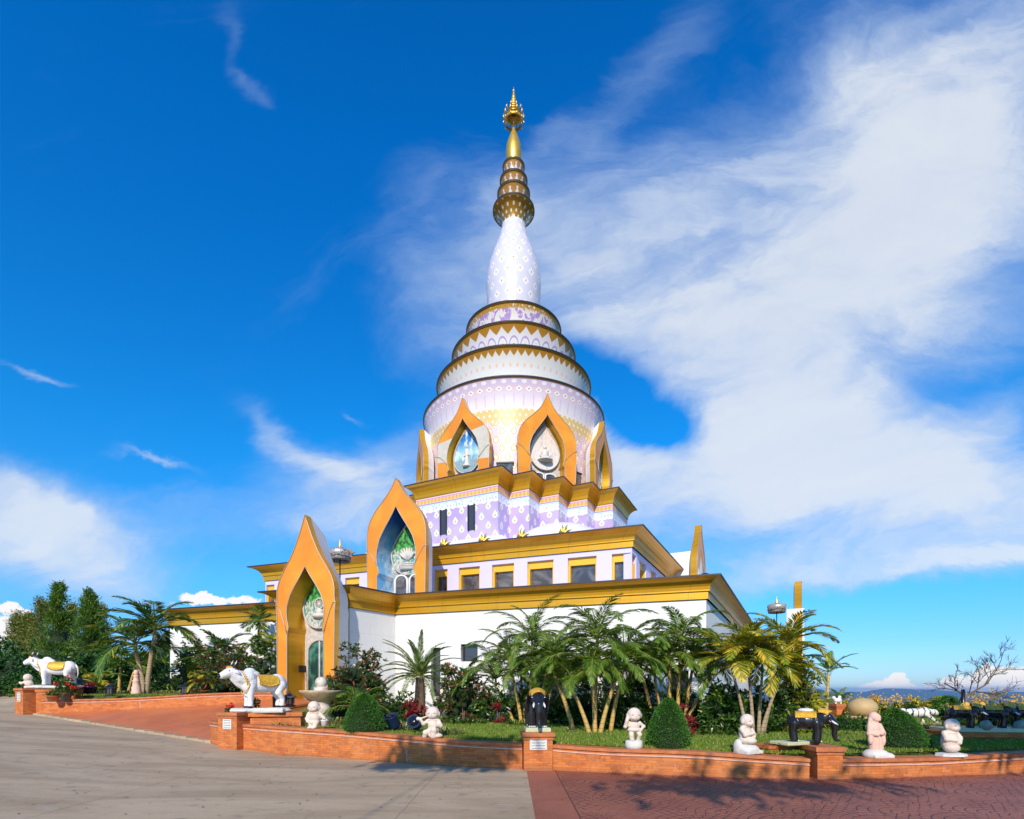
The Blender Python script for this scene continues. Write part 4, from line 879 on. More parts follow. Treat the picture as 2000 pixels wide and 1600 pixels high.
# keep the lawn off the terrace
back_line=[Vector((-8.3,15.9)),Vector((-7.75,17.2)),Vector((-7.0,18.6)),Vector((-6.8,26))]
def onlawn(x,y):
    for a,b in zip(back_line,back_line[1:]):
        if a.y<=y<=b.y: return x>a.x+(b.x-a.x)*(y-a.y)/(b.y-a.y)
    return True
Fq=[f for f in Fq if onlawn(sum(V[q][0] for q in f)/4,sum(V[q][1] for q in f)/4)]
m.add(V,Fq,sm=True); m.build('lawn',MT['lawn'],kind='structure')
def lz2(x,y): return 1.40+.02*noise.noise((x,y,0))
m=MB(); V=[];Fq=[]
for j in range(13):
    for i in range(31):
        x=-24.0+i*.52; y0=21.3+(x+19)*-.14 if x>-19.3 else 21.5+(-19.3-x)*.9; y0=max(y0,20.15); y=y0+.15+(33-y0)*(j/12)**1.3; V.append((x,y,lz2(x,y)-(.2 if j==0 else 0)))
for j in range(12):
    for i in range(30): a=j*31+i; Fq.append((a,a+1,a+32,a+31))
m.add(V,Fq,sm=True); m.build('lawn',MT['lawn'],kind='structure')
# grass blades
def np_mesh(name,V,Fc,nv):
    me=bpy.data.meshes.new(name); n=len(V); f=len(Fc)
    me.vertices.add(n); me.vertices.foreach_set('co',np.asarray(V,dtype=np.float32).ravel())
    me.loops.add(f*nv); me.loops.foreach_set('vertex_index',np.asarray(Fc,dtype=np.int32).ravel())
    me.polygons.add(f); me.polygons.foreach_set('loop_start',np.arange(0,f*nv,nv,dtype=np.int32)); me.update(calc_edges=True); return me
def foliage(name,a,b,c=None,trans=.25,rough=.5,yf=.85,spec=.3):
    m=bpy.data.materials.new(name); m.use_nodes=True; t=NT(m.node_tree); r=t.attr_rand()
    col=t.mix(r,a,b)
    if c: col=t.mix(t.ss(r,yf-.03,yf+.03),col,c)
    p=t.n('ShaderNodeBsdfPrincipled'); t.put(p.inputs['Base Color'],col); p.inputs['Roughness'].default_value=rough; p.inputs['Specular IOR Level'].default_value=spec
    tr=t.n('ShaderNodeBsdfTranslucent'); t.put(tr.inputs[0],t.mix(1.0,col,(1.0,1.0,.45),'MULTIPLY')); mx=t.n('ShaderNodeMixShader'); mx.inputs[0].default_value=trans
    t.t.links.new(p.outputs[0],mx.inputs[1]); t.t.links.new(tr.outputs[0],mx.inputs[2]); o=t.n('ShaderNodeOutputMaterial'); t.t.links.new(mx.outputs[0],o.inputs[0]); return m
def blades(n,xr,yf,zf,h,name='grass',mt='blade',test=None,dens=1.0):
    pts=[]
    while len(pts)<n:
        x=random.uniform(*xr); y0,y1=yf(x); y=y0+(y1-y0)*random.random()**1.5
        if test and not test(x,y): continue
        pts.append((x,y,zf(x,y)))
    P=np.array(pts); a=RG.uniform(0,6.283,n); hh=h*RG.uniform(.5,1.3,n); w_=.010+.006*RG.random(n); ln_=RG.uniform(-.6,.6,(n,2))*hh[:,None]
    dx=np.stack([np.cos(a)*w_,np.sin(a)*w_,np.zeros(n)],1); V=np.empty((n,3,3)); V[:,0]=P-dx; V[:,1]=P+dx; V[:,2]=P+np.stack([ln_[:,0],ln_[:,1],hh],1)
    me=np_mesh(name,V.reshape(-1,3),np.arange(n*3).reshape(-1,3),3); return link(name,me,MT[mt])
MT['blade']=foliage('grass_blades',(.10,.23,.018),(.28,.36,.045),(.45,.40,.14),.3,.6,.88)
g=blades(90000,(-6.6,15),lambda x:(yw(x)+.3,min(yw(x)+8,20)),lambda x,y:lz(x,y)-.005,.055); tag(g,kind='stuff')
g=blades(9000,(-20,-9),lambda x:(20.6+(x+19)*-.05+.35,23.5),lambda x,y:1.39,.07); tag(g,kind='stuff')
MT['far_forest']=mat('far_forest',rough=.95,build=mottled((.06,.085,.04),.3,.004))
def ridge(x0,x1,Y,prof,name):
    m=MB(); n=160; V=[];Fq=[]
    for j,(f,dy) in enumerate(((0,-.28),(.35,-.18),(.7,-.08),(1,0),(.6,.12),(0,.3))):
        for i in range(n+1):
            px=x0+(x1-x0)*i/n; h=prof(px); Yd=Y*(1+dy+.03*noise.noise((px*.01,j,0))); top=EYE+(HZ-h)*Y/F
            z=-260+(top+260)*f*(1+.0*j)+ (0 if f==1 else 30*noise.noise((px*.02,j*3.1,5)))
            V.append(((px-1000)/F*Yd,Yd,z))
    for j in range(5):
        for i in range(n): a=j*(n+1)+i; Fq.append((a,a+1,a+n+2,a+n+1))
    m.add(V,Fq,sm=True); return m.build(name,MT['far_forest'],kind='structure')
nn=lambda p,s,q:noise.noise((p*s,q,1.7))
ridge(1300,2500,7000,lambda p:1363-20*math.exp(-((p-1590)/55)**2)+5*nn(p,.02,1)+2*nn(p,.08,2)+ (8 if p>1700 else 8*max(0,(p-1640)/60)),'mountains')
ridge(-1500,3200,14000,lambda p:1356-7*math.exp(-((p-1720)/70)**2)-9*math.exp(-((p-1830)/60)**2)-9*math.exp(-((p-1960)/50)**2)+8*nn(p,.012,7)+3*nn(p,.05,2),'mountains')
ridge(-400,560,2600,lambda p:1300-80*math.exp(-((p-345)/60)**2)+6*nn(p,.03,4)+30*abs(p-345)/300,'hill')
# ---------------- plants ----------------
def UU(v): return v/np.maximum(np.linalg.norm(v,axis=-1,keepdims=True),1e-9)
class LF:
    """collects leaves: each one a small folded blade of its own"""
    def __init__(s): s.V=[]
    def add(s,P,D,L,Wd,side=None,bend=.25,mid=.45):
        P=np.atleast_2d(P).astype(float); D=UU(np.atleast_2d(D).astype(float)); n=len(P); L=np.broadcast_to(L,(n,))[:,None]; Wd=np.broadcast_to(Wd,(n,))[:,None]
        if side is None: side=RG.normal(size=(n,3))
        sd=UU(np.cross(D,np.broadcast_to(side,(n,3)))); M=P+D*L*mid; T=P+D*L; T=T.copy(); T[:,2]-=(bend*L)[:,0]; M=M.copy(); M[:,2]-=(bend*L)[:,0]*.2
        s.V.append(np.stack([P,M-sd*Wd*.5,T,M+sd*Wd*.5],1)); return s
    def mesh(s,name):
        V=np.concatenate(s.V).reshape(-1,3); return np_mesh(name,V,np.arange(len(V)).reshape(-1,4),4)
    def build(s,name,mt,parent=None,loc=(0,0,0),rz=0,**k): return tag(link(name,s.mesh(name),mt,parent,loc,rz),**k)
MT['palm']=foliage('palm_leaves',(.075,.18,.014),(.20,.34,.035),(.42,.38,.06),.35,.38,.9,.5)
MT['palm_yellow']=foliage('yellowing_palm_leaves',(0.135,0.255,0.018),(0.510,0.510,0.045),(0.900,0.600,0.060),.35,.4,.72,.5)
MT['palm_dark']=foliage('dark_palm_leaves',(.045,.13,.015),(.13,.25,.03),(.60,.48,.06),.3,.35,.88,.5)
MT['date']=foliage('date_palm_leaves',(.11,.20,.05),(.26,.36,.12),None,.25,.4)
MT['shrub_red']=foliage('red_green_shrub_leaves',(0.027,0.075,0.015),(0.083,0.165,0.030),(0.330,0.075,0.045),.15,.32,.78,.6)
MT['shrub']=foliage('green_shrub_leaves',(0.021,0.068,0.012),(0.075,0.165,0.027),(0.240,0.330,0.045),.2,.32,.88,.6)
MT['croton']=foliage('yellow_croton_leaves',(0.240,0.300,0.030),(0.750,0.630,0.045),(0.120,0.195,0.030),.3,.4,.8,.5)
MT['varieg']=foliage('cream_striped_leaves',(.34,.33,.10),(.62,.56,.26),(.12,.20,.04),.25,.5,.75)
MT['topiary']=foliage('topiary_leaves',(0.027,0.112,0.015),(0.075,0.225,0.027),(0.150,0.300,0.045),.15,.5,.85)
MT['conifer']=foliage('conifer_needles',(.045,.14,.015),(.14,.27,.035),(.30,.34,.05),.25,.5,.85)
MT['conifer_brown']=foliage('thin_conifer_needles',(0.090,0.150,0.022),(0.240,0.285,0.045),(0.390,0.300,0.075),.3,.5,.8)
MT['broad']=foliage('dark_broad_leaves',(0.018,0.060,0.015),(0.045,0.135,0.030),(0.075,0.210,0.045),.15,.35,.85)
MT['hedge']=foliage('hedge_leaves',(0.022,0.075,0.012),(0.075,0.180,0.022),None,.1,.45)
MT['red_leaf']=foliage('red_leaves',(.25,.02,.03),(.45,.05,.05),(.10,.02,.03),.2,.4)
MT['flower_red']=foliage('red_petals',(.75,.02,.03),(.85,.08,.06),None,.2,.5)
MT['flower_yellow']=foliage('yellow_petals',(.85,.45,.02),(.9,.62,.06),(.8,.3,.02),.25,.5,.85)
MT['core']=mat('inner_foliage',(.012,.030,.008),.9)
MT['trunk']=mat('palm_trunk',rough=.8,build=lambda t:t.mix(t.ss(t.m('FRACT',t.m('MULTIPLY',t.xyz(t.co())[2],9.0)),.80,.98),t.mix(t.noise(t.co(),5,4),(.30,.22,.13),(.45,.35,.22)),(.14,.10,.06)))
MT['trunk_yellow']=mat('areca_cane',rough=.55,build=lambda t:t.mix(t.ss(t.m('FRACT',t.m('MULTIPLY',t.xyz(t.co())[2],8.0)),.86,.98),t.mix(t.noise(t.co(),3,4),(.50,.30,.06),(.62,.42,.15)),(.16,.11,.05)))
MT['bark']=mat('bark',rough=.9,build=mottled((.16,.11,.075),.35,4),bump=nb(20,.6,.02))
MT['stalk']=mat('leaf_stalk',rough=.5,build=mottled((.22,.26,.05),.3,3))
def frond(lf,st,o,az,el,ln_,droop,nl,ll,lw,hang=.35,vee=50,fan=0.0,base=.12):
    """arched rachis from o; adds leaflets to lf and the rachis tube to st"""
    n=10; pts=[np.array(o,float)]; e=el
    for i in range(n):
        t=(i+.5)/n; e=el-droop*t**1.25; d=np.array([math.cos(az)*math.cos(e),math.sin(az)*math.cos(e),math.sin(e)]); pts.append(pts[-1]+d*ln_/n)
    pts=np.array(pts); st.tube(pts[::2],[.022*ln_/1.8*(1-.8*i/5)+.002 for i in range(6)],4,False)
    T=np.linspace(base,1,nl); idx=np.clip(T*n,0,n-1e-6); i0=idx.astype(int); fr=(idx-i0)[:,None]; P=pts[i0]*(1-fr)+pts[i0+1]*fr; D=UU(pts[i0+1]-pts[i0])
    S=np.array([-math.sin(az),math.cos(az),0.0]); prof=(np.sin(np.clip(.18+T*.80,0,1)*math.pi)**.6)*(1-.25*T)
    for sg in (-1,1):
        v=R(vee)*(1-.45*T)[:,None]+RG.normal(0,.07,(nl,1)); d=D*np.cos(v)+S*sg*np.sin(v); d=d+np.array([0,0,-hang])*RG.uniform(.4,1.3,(nl,1))+np.array([0,0,.25*(1-hang)]); up=np.cross(D,S)
        lf.add(P,d,ll*prof*RG.uniform(.85,1.1,nl),lw*RG.uniform(.8,1.2,nl),side=up+RG.normal(0,.25,(nl,3)),bend=hang*.5)
def palm(loc,stems,label,leaf='palm',trunk='trunk_yellow',nf=9,fl=1.7,ll=.5,lw=.045,nl=34,group=None,hang=.35,el=(15,80),droop=1.5,shaft=True,name='palm_tree',crownz=0,tr=.05,cat='palm tree',azr=None):
    """stems: (dx,dy,height,topdx,topdy)"""
    root=empty(name,loc,label=label,cat=cat,group=group)
    for (dx,dy,h,tx,ty) in stems:
        m=MB(); n=8; pts=[(dx+tx*(i/n)**1.3,dy+ty*(i/n)**1.3,-.1+(h+.1)*i/n) for i in range(n+1)]
        m.tube(pts,[tr*(1.35-.5*i/n) for i in range(n+1)],8); m.build('trunk',MT[trunk],root)
        lf=LF(); st=MB(); top=np.array(pts[-1])
        if shaft: st.tube([top,top+np.array([0,0,.35])],[tr*.95,tr*.5],7)
        a0=random.uniform(0,6.28)
        for k in range(nf):
            az=a0+k*2.4+random.uniform(-.3,.3); 
            if azr: az=R(random.uniform(*azr))
            e=R(el[1]-(el[1]-el[0])*(k/(nf-1))**.8+random.uniform(-8,8))
            frond(lf,st,top+np.array([0,0,.25 if shaft else 0.05]),az,e,fl*random.uniform(.85,1.12)*(.8 if k==0 else 1),droop*random.uniform(.8,1.2),nl,ll,lw,hang)
        cr=lf.build('crown',MT[leaf],root); st.build('leaf_stalks',MT['stalk'],cr)
    return root
def bush(loc,r,label,leaf='shrub',n=2600,ll=.16,lw=.05,name='shrub',cat='shrub',group=None,upb=.35,stems=4,core=.72,clump=26,rz=0,kind=None,sub=None,flat=1.0):
    """irregular crown: leaf rosettes at the ends of twigs inside an uneven ellipsoid"""
    root=empty(name,loc,rz,label=label,cat=cat,group=group,kind=kind); rx,ry,rzz=r
    c=RG.normal(size=(clump,3)); c=UU(c)*RG.uniform(.55,1.0,(clump,1)); c[:,2]=np.abs(c[:,2])*1.0-.10; c=c*np.array([rx,ry,rzz*1.0]); 
    nr=n//7; which=RG.integers(0,clump,nr); sz=RG.uniform(.18,.36,clump)*min(rx,rzz)*1.25
    P=c[which]+UU(RG.normal(size=(nr,3)))*(sz[which]*RG.uniform(.6,1.0,nr))[:,None]; P[:,2]=np.maximum(P[:,2]*1.0,.02)
    out=UU(P/np.array([rx,ry,rzz])+np.array([0,0,upb])); lf=LF()
    PP=np.repeat(P,7,0); D=np.repeat(out,7,0)*.75+RG.normal(0,.62,(nr*7,3)); D[:,2]+=upb*.4
    lf.add(PP,D,ll*RG.uniform(.7,1.25,nr*7),lw,bend=.2)
    cr=lf.build('crown',MT[leaf],root)
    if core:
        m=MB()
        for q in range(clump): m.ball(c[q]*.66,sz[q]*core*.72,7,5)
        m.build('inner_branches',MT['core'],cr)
    m=MB()
    for k in range(stems):
        q=c[k%clump]; m.tube([(q[0]*.12,q[1]*.12,-.1),(q[0]*.35,q[1]*.35,rzz*.3),(q[0]*.8,q[1]*.8,max(.1,q[2]*.8))],[.03,.022,.008],5)
    m.build('trunk',MT['bark'],root); return root
def tuft(loc,n,h,label,leaf='varieg',spread=.3,w_=.03,name='striped_grass_plant',cat='plant',group=None,bend=.55):
    lf=LF(); a=RG.uniform(0,6.283,n); e=RG.uniform(.5,1.45,n); r=np.sqrt(RG.random(n))*spread
    P=np.stack([r*np.cos(a),r*np.sin(a)*.6,np.zeros(n)-.02],1); b=a+RG.normal(0,.7,n)
    D=np.stack([np.cos(b)*np.cos(e),np.sin(b)*np.cos(e),np.sin(e)],1); lf.add(P,D,h*RG.uniform(.6,1.2,n),w_,bend=bend,side=np.array([0,0,1.0]),mid=.5)
    return lf.build(name,MT[leaf],None,loc,label=label,cat=cat,group=group)
def G(px,Y,z=None): x=(px-1000)/F*Y; return (x,Y,lz(x,Y) if z is None else z)
# palms
palm(G(1036,17.6),[(-.55,.1,1.2,-.6,0),(-.3,-.1,1.8,-.35,.1),(.0,0,2.5,.05,0),(.25,.1,1.9,.35,0),(.35,-.2,1.1,.7,-.1),(-.2,.5,1.4,-.1,.1),(.5,.3,1.6,.3,.1)],'clump of areca palms behind the front-facing elephant statue',nf=15,fl=1.93,ll=.44,lw=.026,nl=50,group='areca palms before the white wall',hang=.32,droop=1.8,el=(22,88))
palm(G(1163,13.8),[(-.15,0,1.05,-.40,.1),(.0,.05,1.45,-.05,.1),(.12,0,1.30,.38,0),(.02,.3,2.25,.1,.2),(-.5,.5,1.5,-.5,.2),(.5,.6,1.8,.4,.1)],'areca palm with three orange canes splayed from one foot on the lawn',nf=15,fl=1.75,ll=.44,lw=.026,nl=50,group='areca palms before the white wall',hang=.32,droop=1.8,el=(22,88))
palm(G(1318,15.6),[(-.35,.1,1.4,-.2,0),(-.15,0,1.8,.0,0),(.1,.1,2.4,.1,0),(.25,.0,1.5,.75,-.1),(-.5,.3,1.7,-.4,.1),(.4,.4,1.9,.3,.1)],'dense areca palm clump behind the cone topiary at the wall corner',nf=15,fl=1.81,ll=.44,lw=.026,nl=50,group='areca palms before the white wall',hang=.32,droop=1.8,el=(22,88))
palm(G(1480,14.2,.5),[(-.30,0,1.6,-.38,0),(-.1,.05,1.95,-.15,0),(.02,0,1.6,.15,.1),(.1,.0,1.5,.55,0),(.2,.1,2.1,.65,0)],'yellow-green broad-leaved palm clump by the corner of the temple',leaf='palm_yellow',trunk='trunk',nf=14,fl=1.4,ll=.50,lw=.042,nl=34,hang=.22,droop=1.4,el=(5,85),cat='palm tree',tr=.04)
palm(G(286,22.3,1.40),[(.0,0,2.5,.35,0),(-.25,.3,1.9,-.5,.1)],'tall broad-leaved palm with slim grey trunk in the left garden',leaf='palm_dark',trunk='trunk',nf=13,fl=2.3,ll=.80,lw=.055,nl=40,hang=.25,droop=1.5,el=(8,88),tr=.085)
palm(G(232,26,1.40),[(0,0,1.5,.1,0),(.3,.2,1.1,.3,0)],'smaller feathery palm left of the tall broad-leaved palm',leaf='palm',nf=9,fl=1.6,ll=.5,lw=.08,nl=22,tr=.06)
palm(G(486,22.6,1.40),[(.0,.6,3.0,.05,.2)],'thin palm whose crown rises above the roof edge left of the entrance arch',leaf='palm_dark',trunk='trunk',nf=12,fl=.85,ll=.55,lw=.06,nl=18,hang=.2,droop=1.1,tr=.05,el=(-20,85))
palm(G(430,22.4,1.40),[(.0,.2,1.55,.0,0),(-.5,.2,1.3,-.2,0)],'spreading palm with yellow lower fronds before the left white wing',leaf='palm_dark',trunk='trunk',nf=11,fl=1.5,ll=.6,lw=.07,nl=26,hang=.25,droop=1.3,tr=.06,el=(0,80))
palm(G(505,21.5,1.40),[(.0,.3,1.6,.1,0),(.3,.3,1.9,.1,.0)],'light green feathery palm against the left side of the entrance arch',leaf='palm_yellow',trunk='trunk_yellow',nf=8,fl=1.0,ll=.4,lw=.05,nl=24,tr=.035)
palm(G(820,18.6),[(0,0,1.45,0,0)],'date palm with grey-green spiky fronds before the white wall',leaf='date',trunk='bark',nf=34,fl=1.75,ll=.27,lw=.026,nl=60,hang=.05,droop=1.05,el=(-10,88),tr=.17,shaft=False,name='date_palm')
palm(G(693,15.6),[(0,0,.42,.0,0)],'small feather palm behind the cone topiary right of the fountain',leaf='palm',trunk='bark',nf=10,fl=1.2,ll=.42,lw=.03,nl=34,hang=.35,droop=1.5,el=(25,85),tr=.05,shaft=False)
palm(G(1613,19,.4),[(0,0,1.8,.1,0)],'feather palm peeping out beside the far right porch',leaf='palm',nf=9,fl=1.2,ll=.3,lw=.03,nl=34,hang=.1,droop=1.0,tr=.05,shaft=False)
palm(G(395,21.0,1.50),[(0,0,.35,0,0),(.1,.1,.5,.1,0)],'small potted palm in the left garden bed',leaf='palm_yellow',trunk='bark',nf=9,fl=.75,ll=.28,lw=.035,nl=20,tr=.03,shaft=False)
palm(G(183,23.5,1.40),[(0,0,.5,0,0)],'low arching palm behind the striped plants of the left garden',leaf='palm_yellow',trunk='bark',nf=10,fl=1.3,ll=.4,lw=.07,nl=20,tr=.05,shaft=False)
palm(G(1640,21.5,.3),[(0,0,.9,0,0)],'round-headed palm behind the side-facing elephant statue',leaf='palm',trunk='bark',nf=14,fl=.8,ll=.22,lw=.03,nl=24,tr=.05,shaft=False)
palm(G(1812,19,.55),[(0,0,.35,0,0)],'low palm with drooping fronds behind the white tiger',leaf='palm_yellow',trunk='bark',nf=14,fl=1.2,ll=.3,lw=.05,nl=24,tr=.05,shaft=False,hang=.5,droop=2.2)
# shrubs
bush(G(700,17.4,.9),(1.05,.8,2.35),'large dark shrub with reddish leaf tips right of the entrance arch',leaf='shrub_red',n=7600,ll=.17,lw=.055,clump=46)
bush(G(452,21.6,1.35),(1.35,.9,2.5),'large dark green shrub between left wing and entrance arch',leaf='shrub_red',n=7600,ll=.18,lw=.055,clump=46)
bush(G(520,20.9,1.35),(.7,.6,2.7),'tall dark shrub hugging the left edge of the entrance arch',leaf='shrub',n=5200,ll=.18,lw=.05,clump=32)
bush(G(370,24.5,1.35),(1.6,.8,2.7),'dark shrub in the shade behind the tall broad-leaved palm',leaf='shrub',n=5200,ll=.2,lw=.06,clump=36)
bush(G(905,17.3),(.85,.6,2.3),'red-tipped shrub between the date palm and the areca palms',leaf='shrub_red',n=4600,ll=.2,lw=.05,clump=30)
bush(G(960,17.4),(.65,.5,1.35),'dark glossy shrub left of the front-facing elephant',leaf='shrub',n=2800,ll=.2,lw=.045,clump=22)
bush(G(770,17.2),(.9,.5,1.0),'low green undergrowth at the foot of the date palm',leaf='shrub',n=2800,ll=.2,lw=.045,clump=20)
bush(G(1095,17.2),(.7,.5,1.0),'dark shrub right of the front-facing elephant',leaf='shrub',n=2800,ll=.18,lw=.045,clump=22)
bush(G(1215,15.6),(.75,.5,1.6),'dark feathery shrub right of the three-caned palm',leaf='shrub',n=4000,ll=.24,lw=.045,clump=24)
bush(G(1045,18.3),(1.0,.4,1.7),'dark shrub against the white wall behind the areca canes left of the front-facing elephant',leaf='shrub',n=4500,ll=.2,lw=.045,clump=26)
bush(G(1245,16.6),(.9,.4,1.8),'tall dark shrub against the white wall behind the cone topiary',leaf='shrub',n=4500,ll=.2,lw=.045,clump=26)
bush(G(1140,17.0),(.9,.5,1.5),'dark shrub behind the canes of the three-caned palm',leaf='shrub',n=4000,ll=.2,lw=.04,clump=24)
bush(G(1330,16.6),(.9,.4,1.4),'dark shrub under the dense areca palm clump',leaf='shrub',n=4000,ll=.2,lw=.04,clump=24)
bush(G(1268,15.4),(.35,.3,.9),'thin leggy shrub behind the statue with hand at ear',leaf='shrub',n=1500,ll=.2,lw=.04,clump=14,core=0)
bush(G(1415,14.8),(.65,.5,1.5),'glossy dark green shrub at the temple corner',leaf='shrub',n=4400,ll=.2,lw=.06,clump=28)
bush(G(1497,14.9,.5),(.7,.5,1.2),'dark shrub under the yellow-green palm clump',leaf='shrub',n=4200,ll=.2,lw=.05,clump=28)
bush(G(1556,15.2,.5),(.8,.6,2.1),'tall yellow-leaved croton bush beside the yellow-green palm',leaf='croton',n=6200,ll=.16,lw=.035,clump=36)
bush(G(1582,14.6,.5),(.45,.4,.9),'low yellow and green croton behind the side-facing elephant',leaf='croton',n=2200,ll=.18,lw=.035,clump=18)
bush(G(800,16.8),(.30,.25,.75),'red-leaved cordyline under the date palm',leaf='red_leaf',n=500,ll=.2,lw=.05,clump=9,core=0,name='red_cordyline',cat='plant',group='red-leaved cordylines')
for px,Y,h in ((823,17.2,1.35),(972,16.9,.95),(1187,16.0,1.2),(1335,15.0,.75),(1346,13.8,.55)):
    bush(G(px,Y),(.16,.16,h),'slim red-leaved cordyline in front of the white wall',leaf='red_leaf',n=160,ll=.2,lw=.045,clump=5,core=0,name='red_cordyline',cat='plant',group='red-leaved cordylines')
# topiary cones
def cone(loc,r,h,label,lean=0):
    root=empty('topiary_cone',loc,label=label,cat='topiary',group='clipped cone topiaries behind the garden wall'); n=15000
    z=RG.random(n)**.8; a=RG.uniform(0,6.283,n); prof=np.where(z<.16,.84+z,1.0)*np.clip(1-z**1.7,0,1)**.62; bump=np.array([.05*noise.noise((math.cos(q)*2.3,math.sin(q)*2.3,w_*4)) for q,w_ in zip(a,z)])
    rr=r*(prof+bump)*RG.uniform(.93,1.03,n); P=np.stack([rr*np.cos(a)+lean*z,rr*np.sin(a),z*h],1); D=np.stack([np.cos(a),np.sin(a),.5+0*a],1)+RG.normal(0,.5,(n,3))
    lf=LF(); lf.add(P,D,.035*RG.uniform(.7,1.3,n),.016,bend=.1); c=lf.build('crown',MT['topiary'],root)
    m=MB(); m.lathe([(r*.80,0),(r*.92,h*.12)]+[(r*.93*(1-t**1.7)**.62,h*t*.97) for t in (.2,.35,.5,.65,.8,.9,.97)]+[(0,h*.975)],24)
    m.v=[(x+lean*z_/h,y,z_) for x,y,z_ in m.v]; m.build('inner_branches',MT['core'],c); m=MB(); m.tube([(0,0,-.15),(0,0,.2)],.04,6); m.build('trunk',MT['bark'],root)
cone(G(712,12.65,.58),.50,.93,'rounded green cone topiary between the bucket-carrying statue and blue lamps')
cone(G(1305,10.55,.42),.42,1.02,'tall green cone topiary right of the statue with hand at ear')
cone(G(1757,10.9,.38),.55,.84,'broad shaded cone topiary beside the pink robed girl statue',lean=-.12)
# striped plants
for i,(px,Y,h,l) in enumerate(((585,15.2,.55,'left of the fountain foot'),(650,15.0,.6,'right of the fountain foot'),(612,14.5,.4,'in front of the fountain foot'),(672,15.2,.5,'against the small feather palm'),(790,13.6,.5,'between the two blue lamps'),(868,12.3,.5,'behind the kneeling statue'),(552,14.2,.4,'behind the left bull plinth'))):
    tuft(G(px,Y),150,h,'cream and green striped grass plant '+l,spread=.34)
for px,Y in ((190,23),(205,22.6),(220,23),(236,22.5),(252,22.8),(268,22.6),(303,22.6),(320,22.8),(338,22.5)):
    tuft(G(px,Y,1.40),150,.5,'cream striped grass plant in the row below the tall broad-leaved palm',spread=.4,group='striped grass plants of the left garden')
tuft(G(1112,13.9),40,.34,'small yellow striped plant on the lawn left of the three-caned palm',spread=.08)
for i,px in enumerate((1790,1805,1820,1836,1850)):
    tuft(G(px,14.0+.3*(i%2)),170,.5,'dry straw-coloured striped grass below the white tiger',spread=.36,group='dry grass plants below the white tiger')
for px,Y in ((765,16.4),(800,16.2),(845,16.4),(930,16.4),(890,16.2),(1005,16.2),(1140,16.6),(1385,14.0),(1440,13.6),(1330,13.3)):
    tuft(G(px,Y),70,.42,'low dark strappy plant at the edge of the planting',leaf='shrub',spread=.25,w_=.045,name='strappy_plant',group='strappy plants at the lawn edge')
# conifers and dark trees far left
def conifer(loc,r,h,label,leaf='conifer',n=11000,thin=0):
    root=empty('conifer_tree',loc,label=label,cat='conifer',group='conifers behind the left garden'); nb_=130; lf=LF(); 
    zb=RG.random(nb_)**.8; ab=RG.uniform(0,6.283,nb_); Lb=r*(1-zb)**.95*RG.uniform(.8,1.3,nb_)*1.15+.05
    k=n//nb_; t=RG.random((nb_,k))**.55; P=np.stack([(Lb*np.cos(ab))[:,None]*t,(Lb*np.sin(ab))[:,None]*t,(zb*h)[:,None]+t*Lb[:,None]*.75],2)+RG.normal(0,.10+.05*thin,(nb_,k,3))
    D=np.stack([np.cos(ab)[:,None]+0*t,np.sin(ab)[:,None]+0*t,.9+0*t],2)+RG.normal(0,.45,(nb_,k,3)); lf.add(P.reshape(-1,3),D.reshape(-1,3),.17*RG.uniform(.6,1.3,nb_*k),.045,bend=0)
    c=lf.build('crown',MT[leaf],root)
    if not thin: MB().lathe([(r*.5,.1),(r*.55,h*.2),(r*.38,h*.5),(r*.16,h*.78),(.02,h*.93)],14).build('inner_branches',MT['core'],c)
    MB().tube([(0,0,-.2),(0,0,h*.5),(0,0,h*.93)],[.14,.08,.02],7).build('trunk',MT['bark'],root)
for px,Y,r,py,l,lt,th in ((116,30,.95,1153,'tallest narrow green conifer behind the far left bull','conifer',0),(176,29,.95,1166,'dense green conifer right of the tallest one','conifer',0),(82,33,.8,1180,'olive conifer left of the tallest one','conifer_brown',1),(58,34,.8,1213,'short yellowish conifer left of the olive one','conifer_brown',1),(36,35,.9,1205,'thin yellowish conifer nearest the left picture edge','conifer_brown',1),(138,33,.8,1190,'brownish conifer between the two dense green ones','conifer_brown',1),(195,33,.8,1195,'small olive conifer right of the dense green one','conifer_brown',1)):
    zt=EYE+(HZ-py)*Y/F; conifer(G(px,Y,1.3),r*1.1,zt-1.05,l,lt,12000 if not th else 7000,th)
for px,Y,r,l in ((10,29,(2.2,1.5,3.2),'dark broad-leaved tree at the left picture edge'),(75,28,(1.6,1.2,2.1),'dark broad-leaved bush behind the far left bull'),(150,27,(1.5,1.0,2.2),'dark bush behind the tail of the far left bull'),(232,28,(1.6,1.0,2.3),'dark bush behind the striped plants'),(300,28,(1.7,1,2.6),'dark bush behind the tall broad-leaved palm'),(355,27.5,(1.5,1,2.4),'dark bush by the end of the left wing'),(-45,30,(2.5,1.5,3.6),'dark tree cut by the left picture edge')):
    bush(G(px,Y,1.25),r,l,leaf='broad',n=6500,ll=.26,lw=.10,clump=44,name='dark_tree',cat='tree')
for px,Y,w_ in ((20,26.5,1.5),(68,26.3,1.4),(115,26,1.4),(165,25.8,1.4)):
    bush(G(px,Y,1.25),(w_,.6,.95),'low clipped dark hedge plant along the road behind the far left bull',leaf='hedge',n=3600,ll=.12,lw=.05,clump=30,name='hedge_plant',cat='hedge',group='low hedge plants on the left')
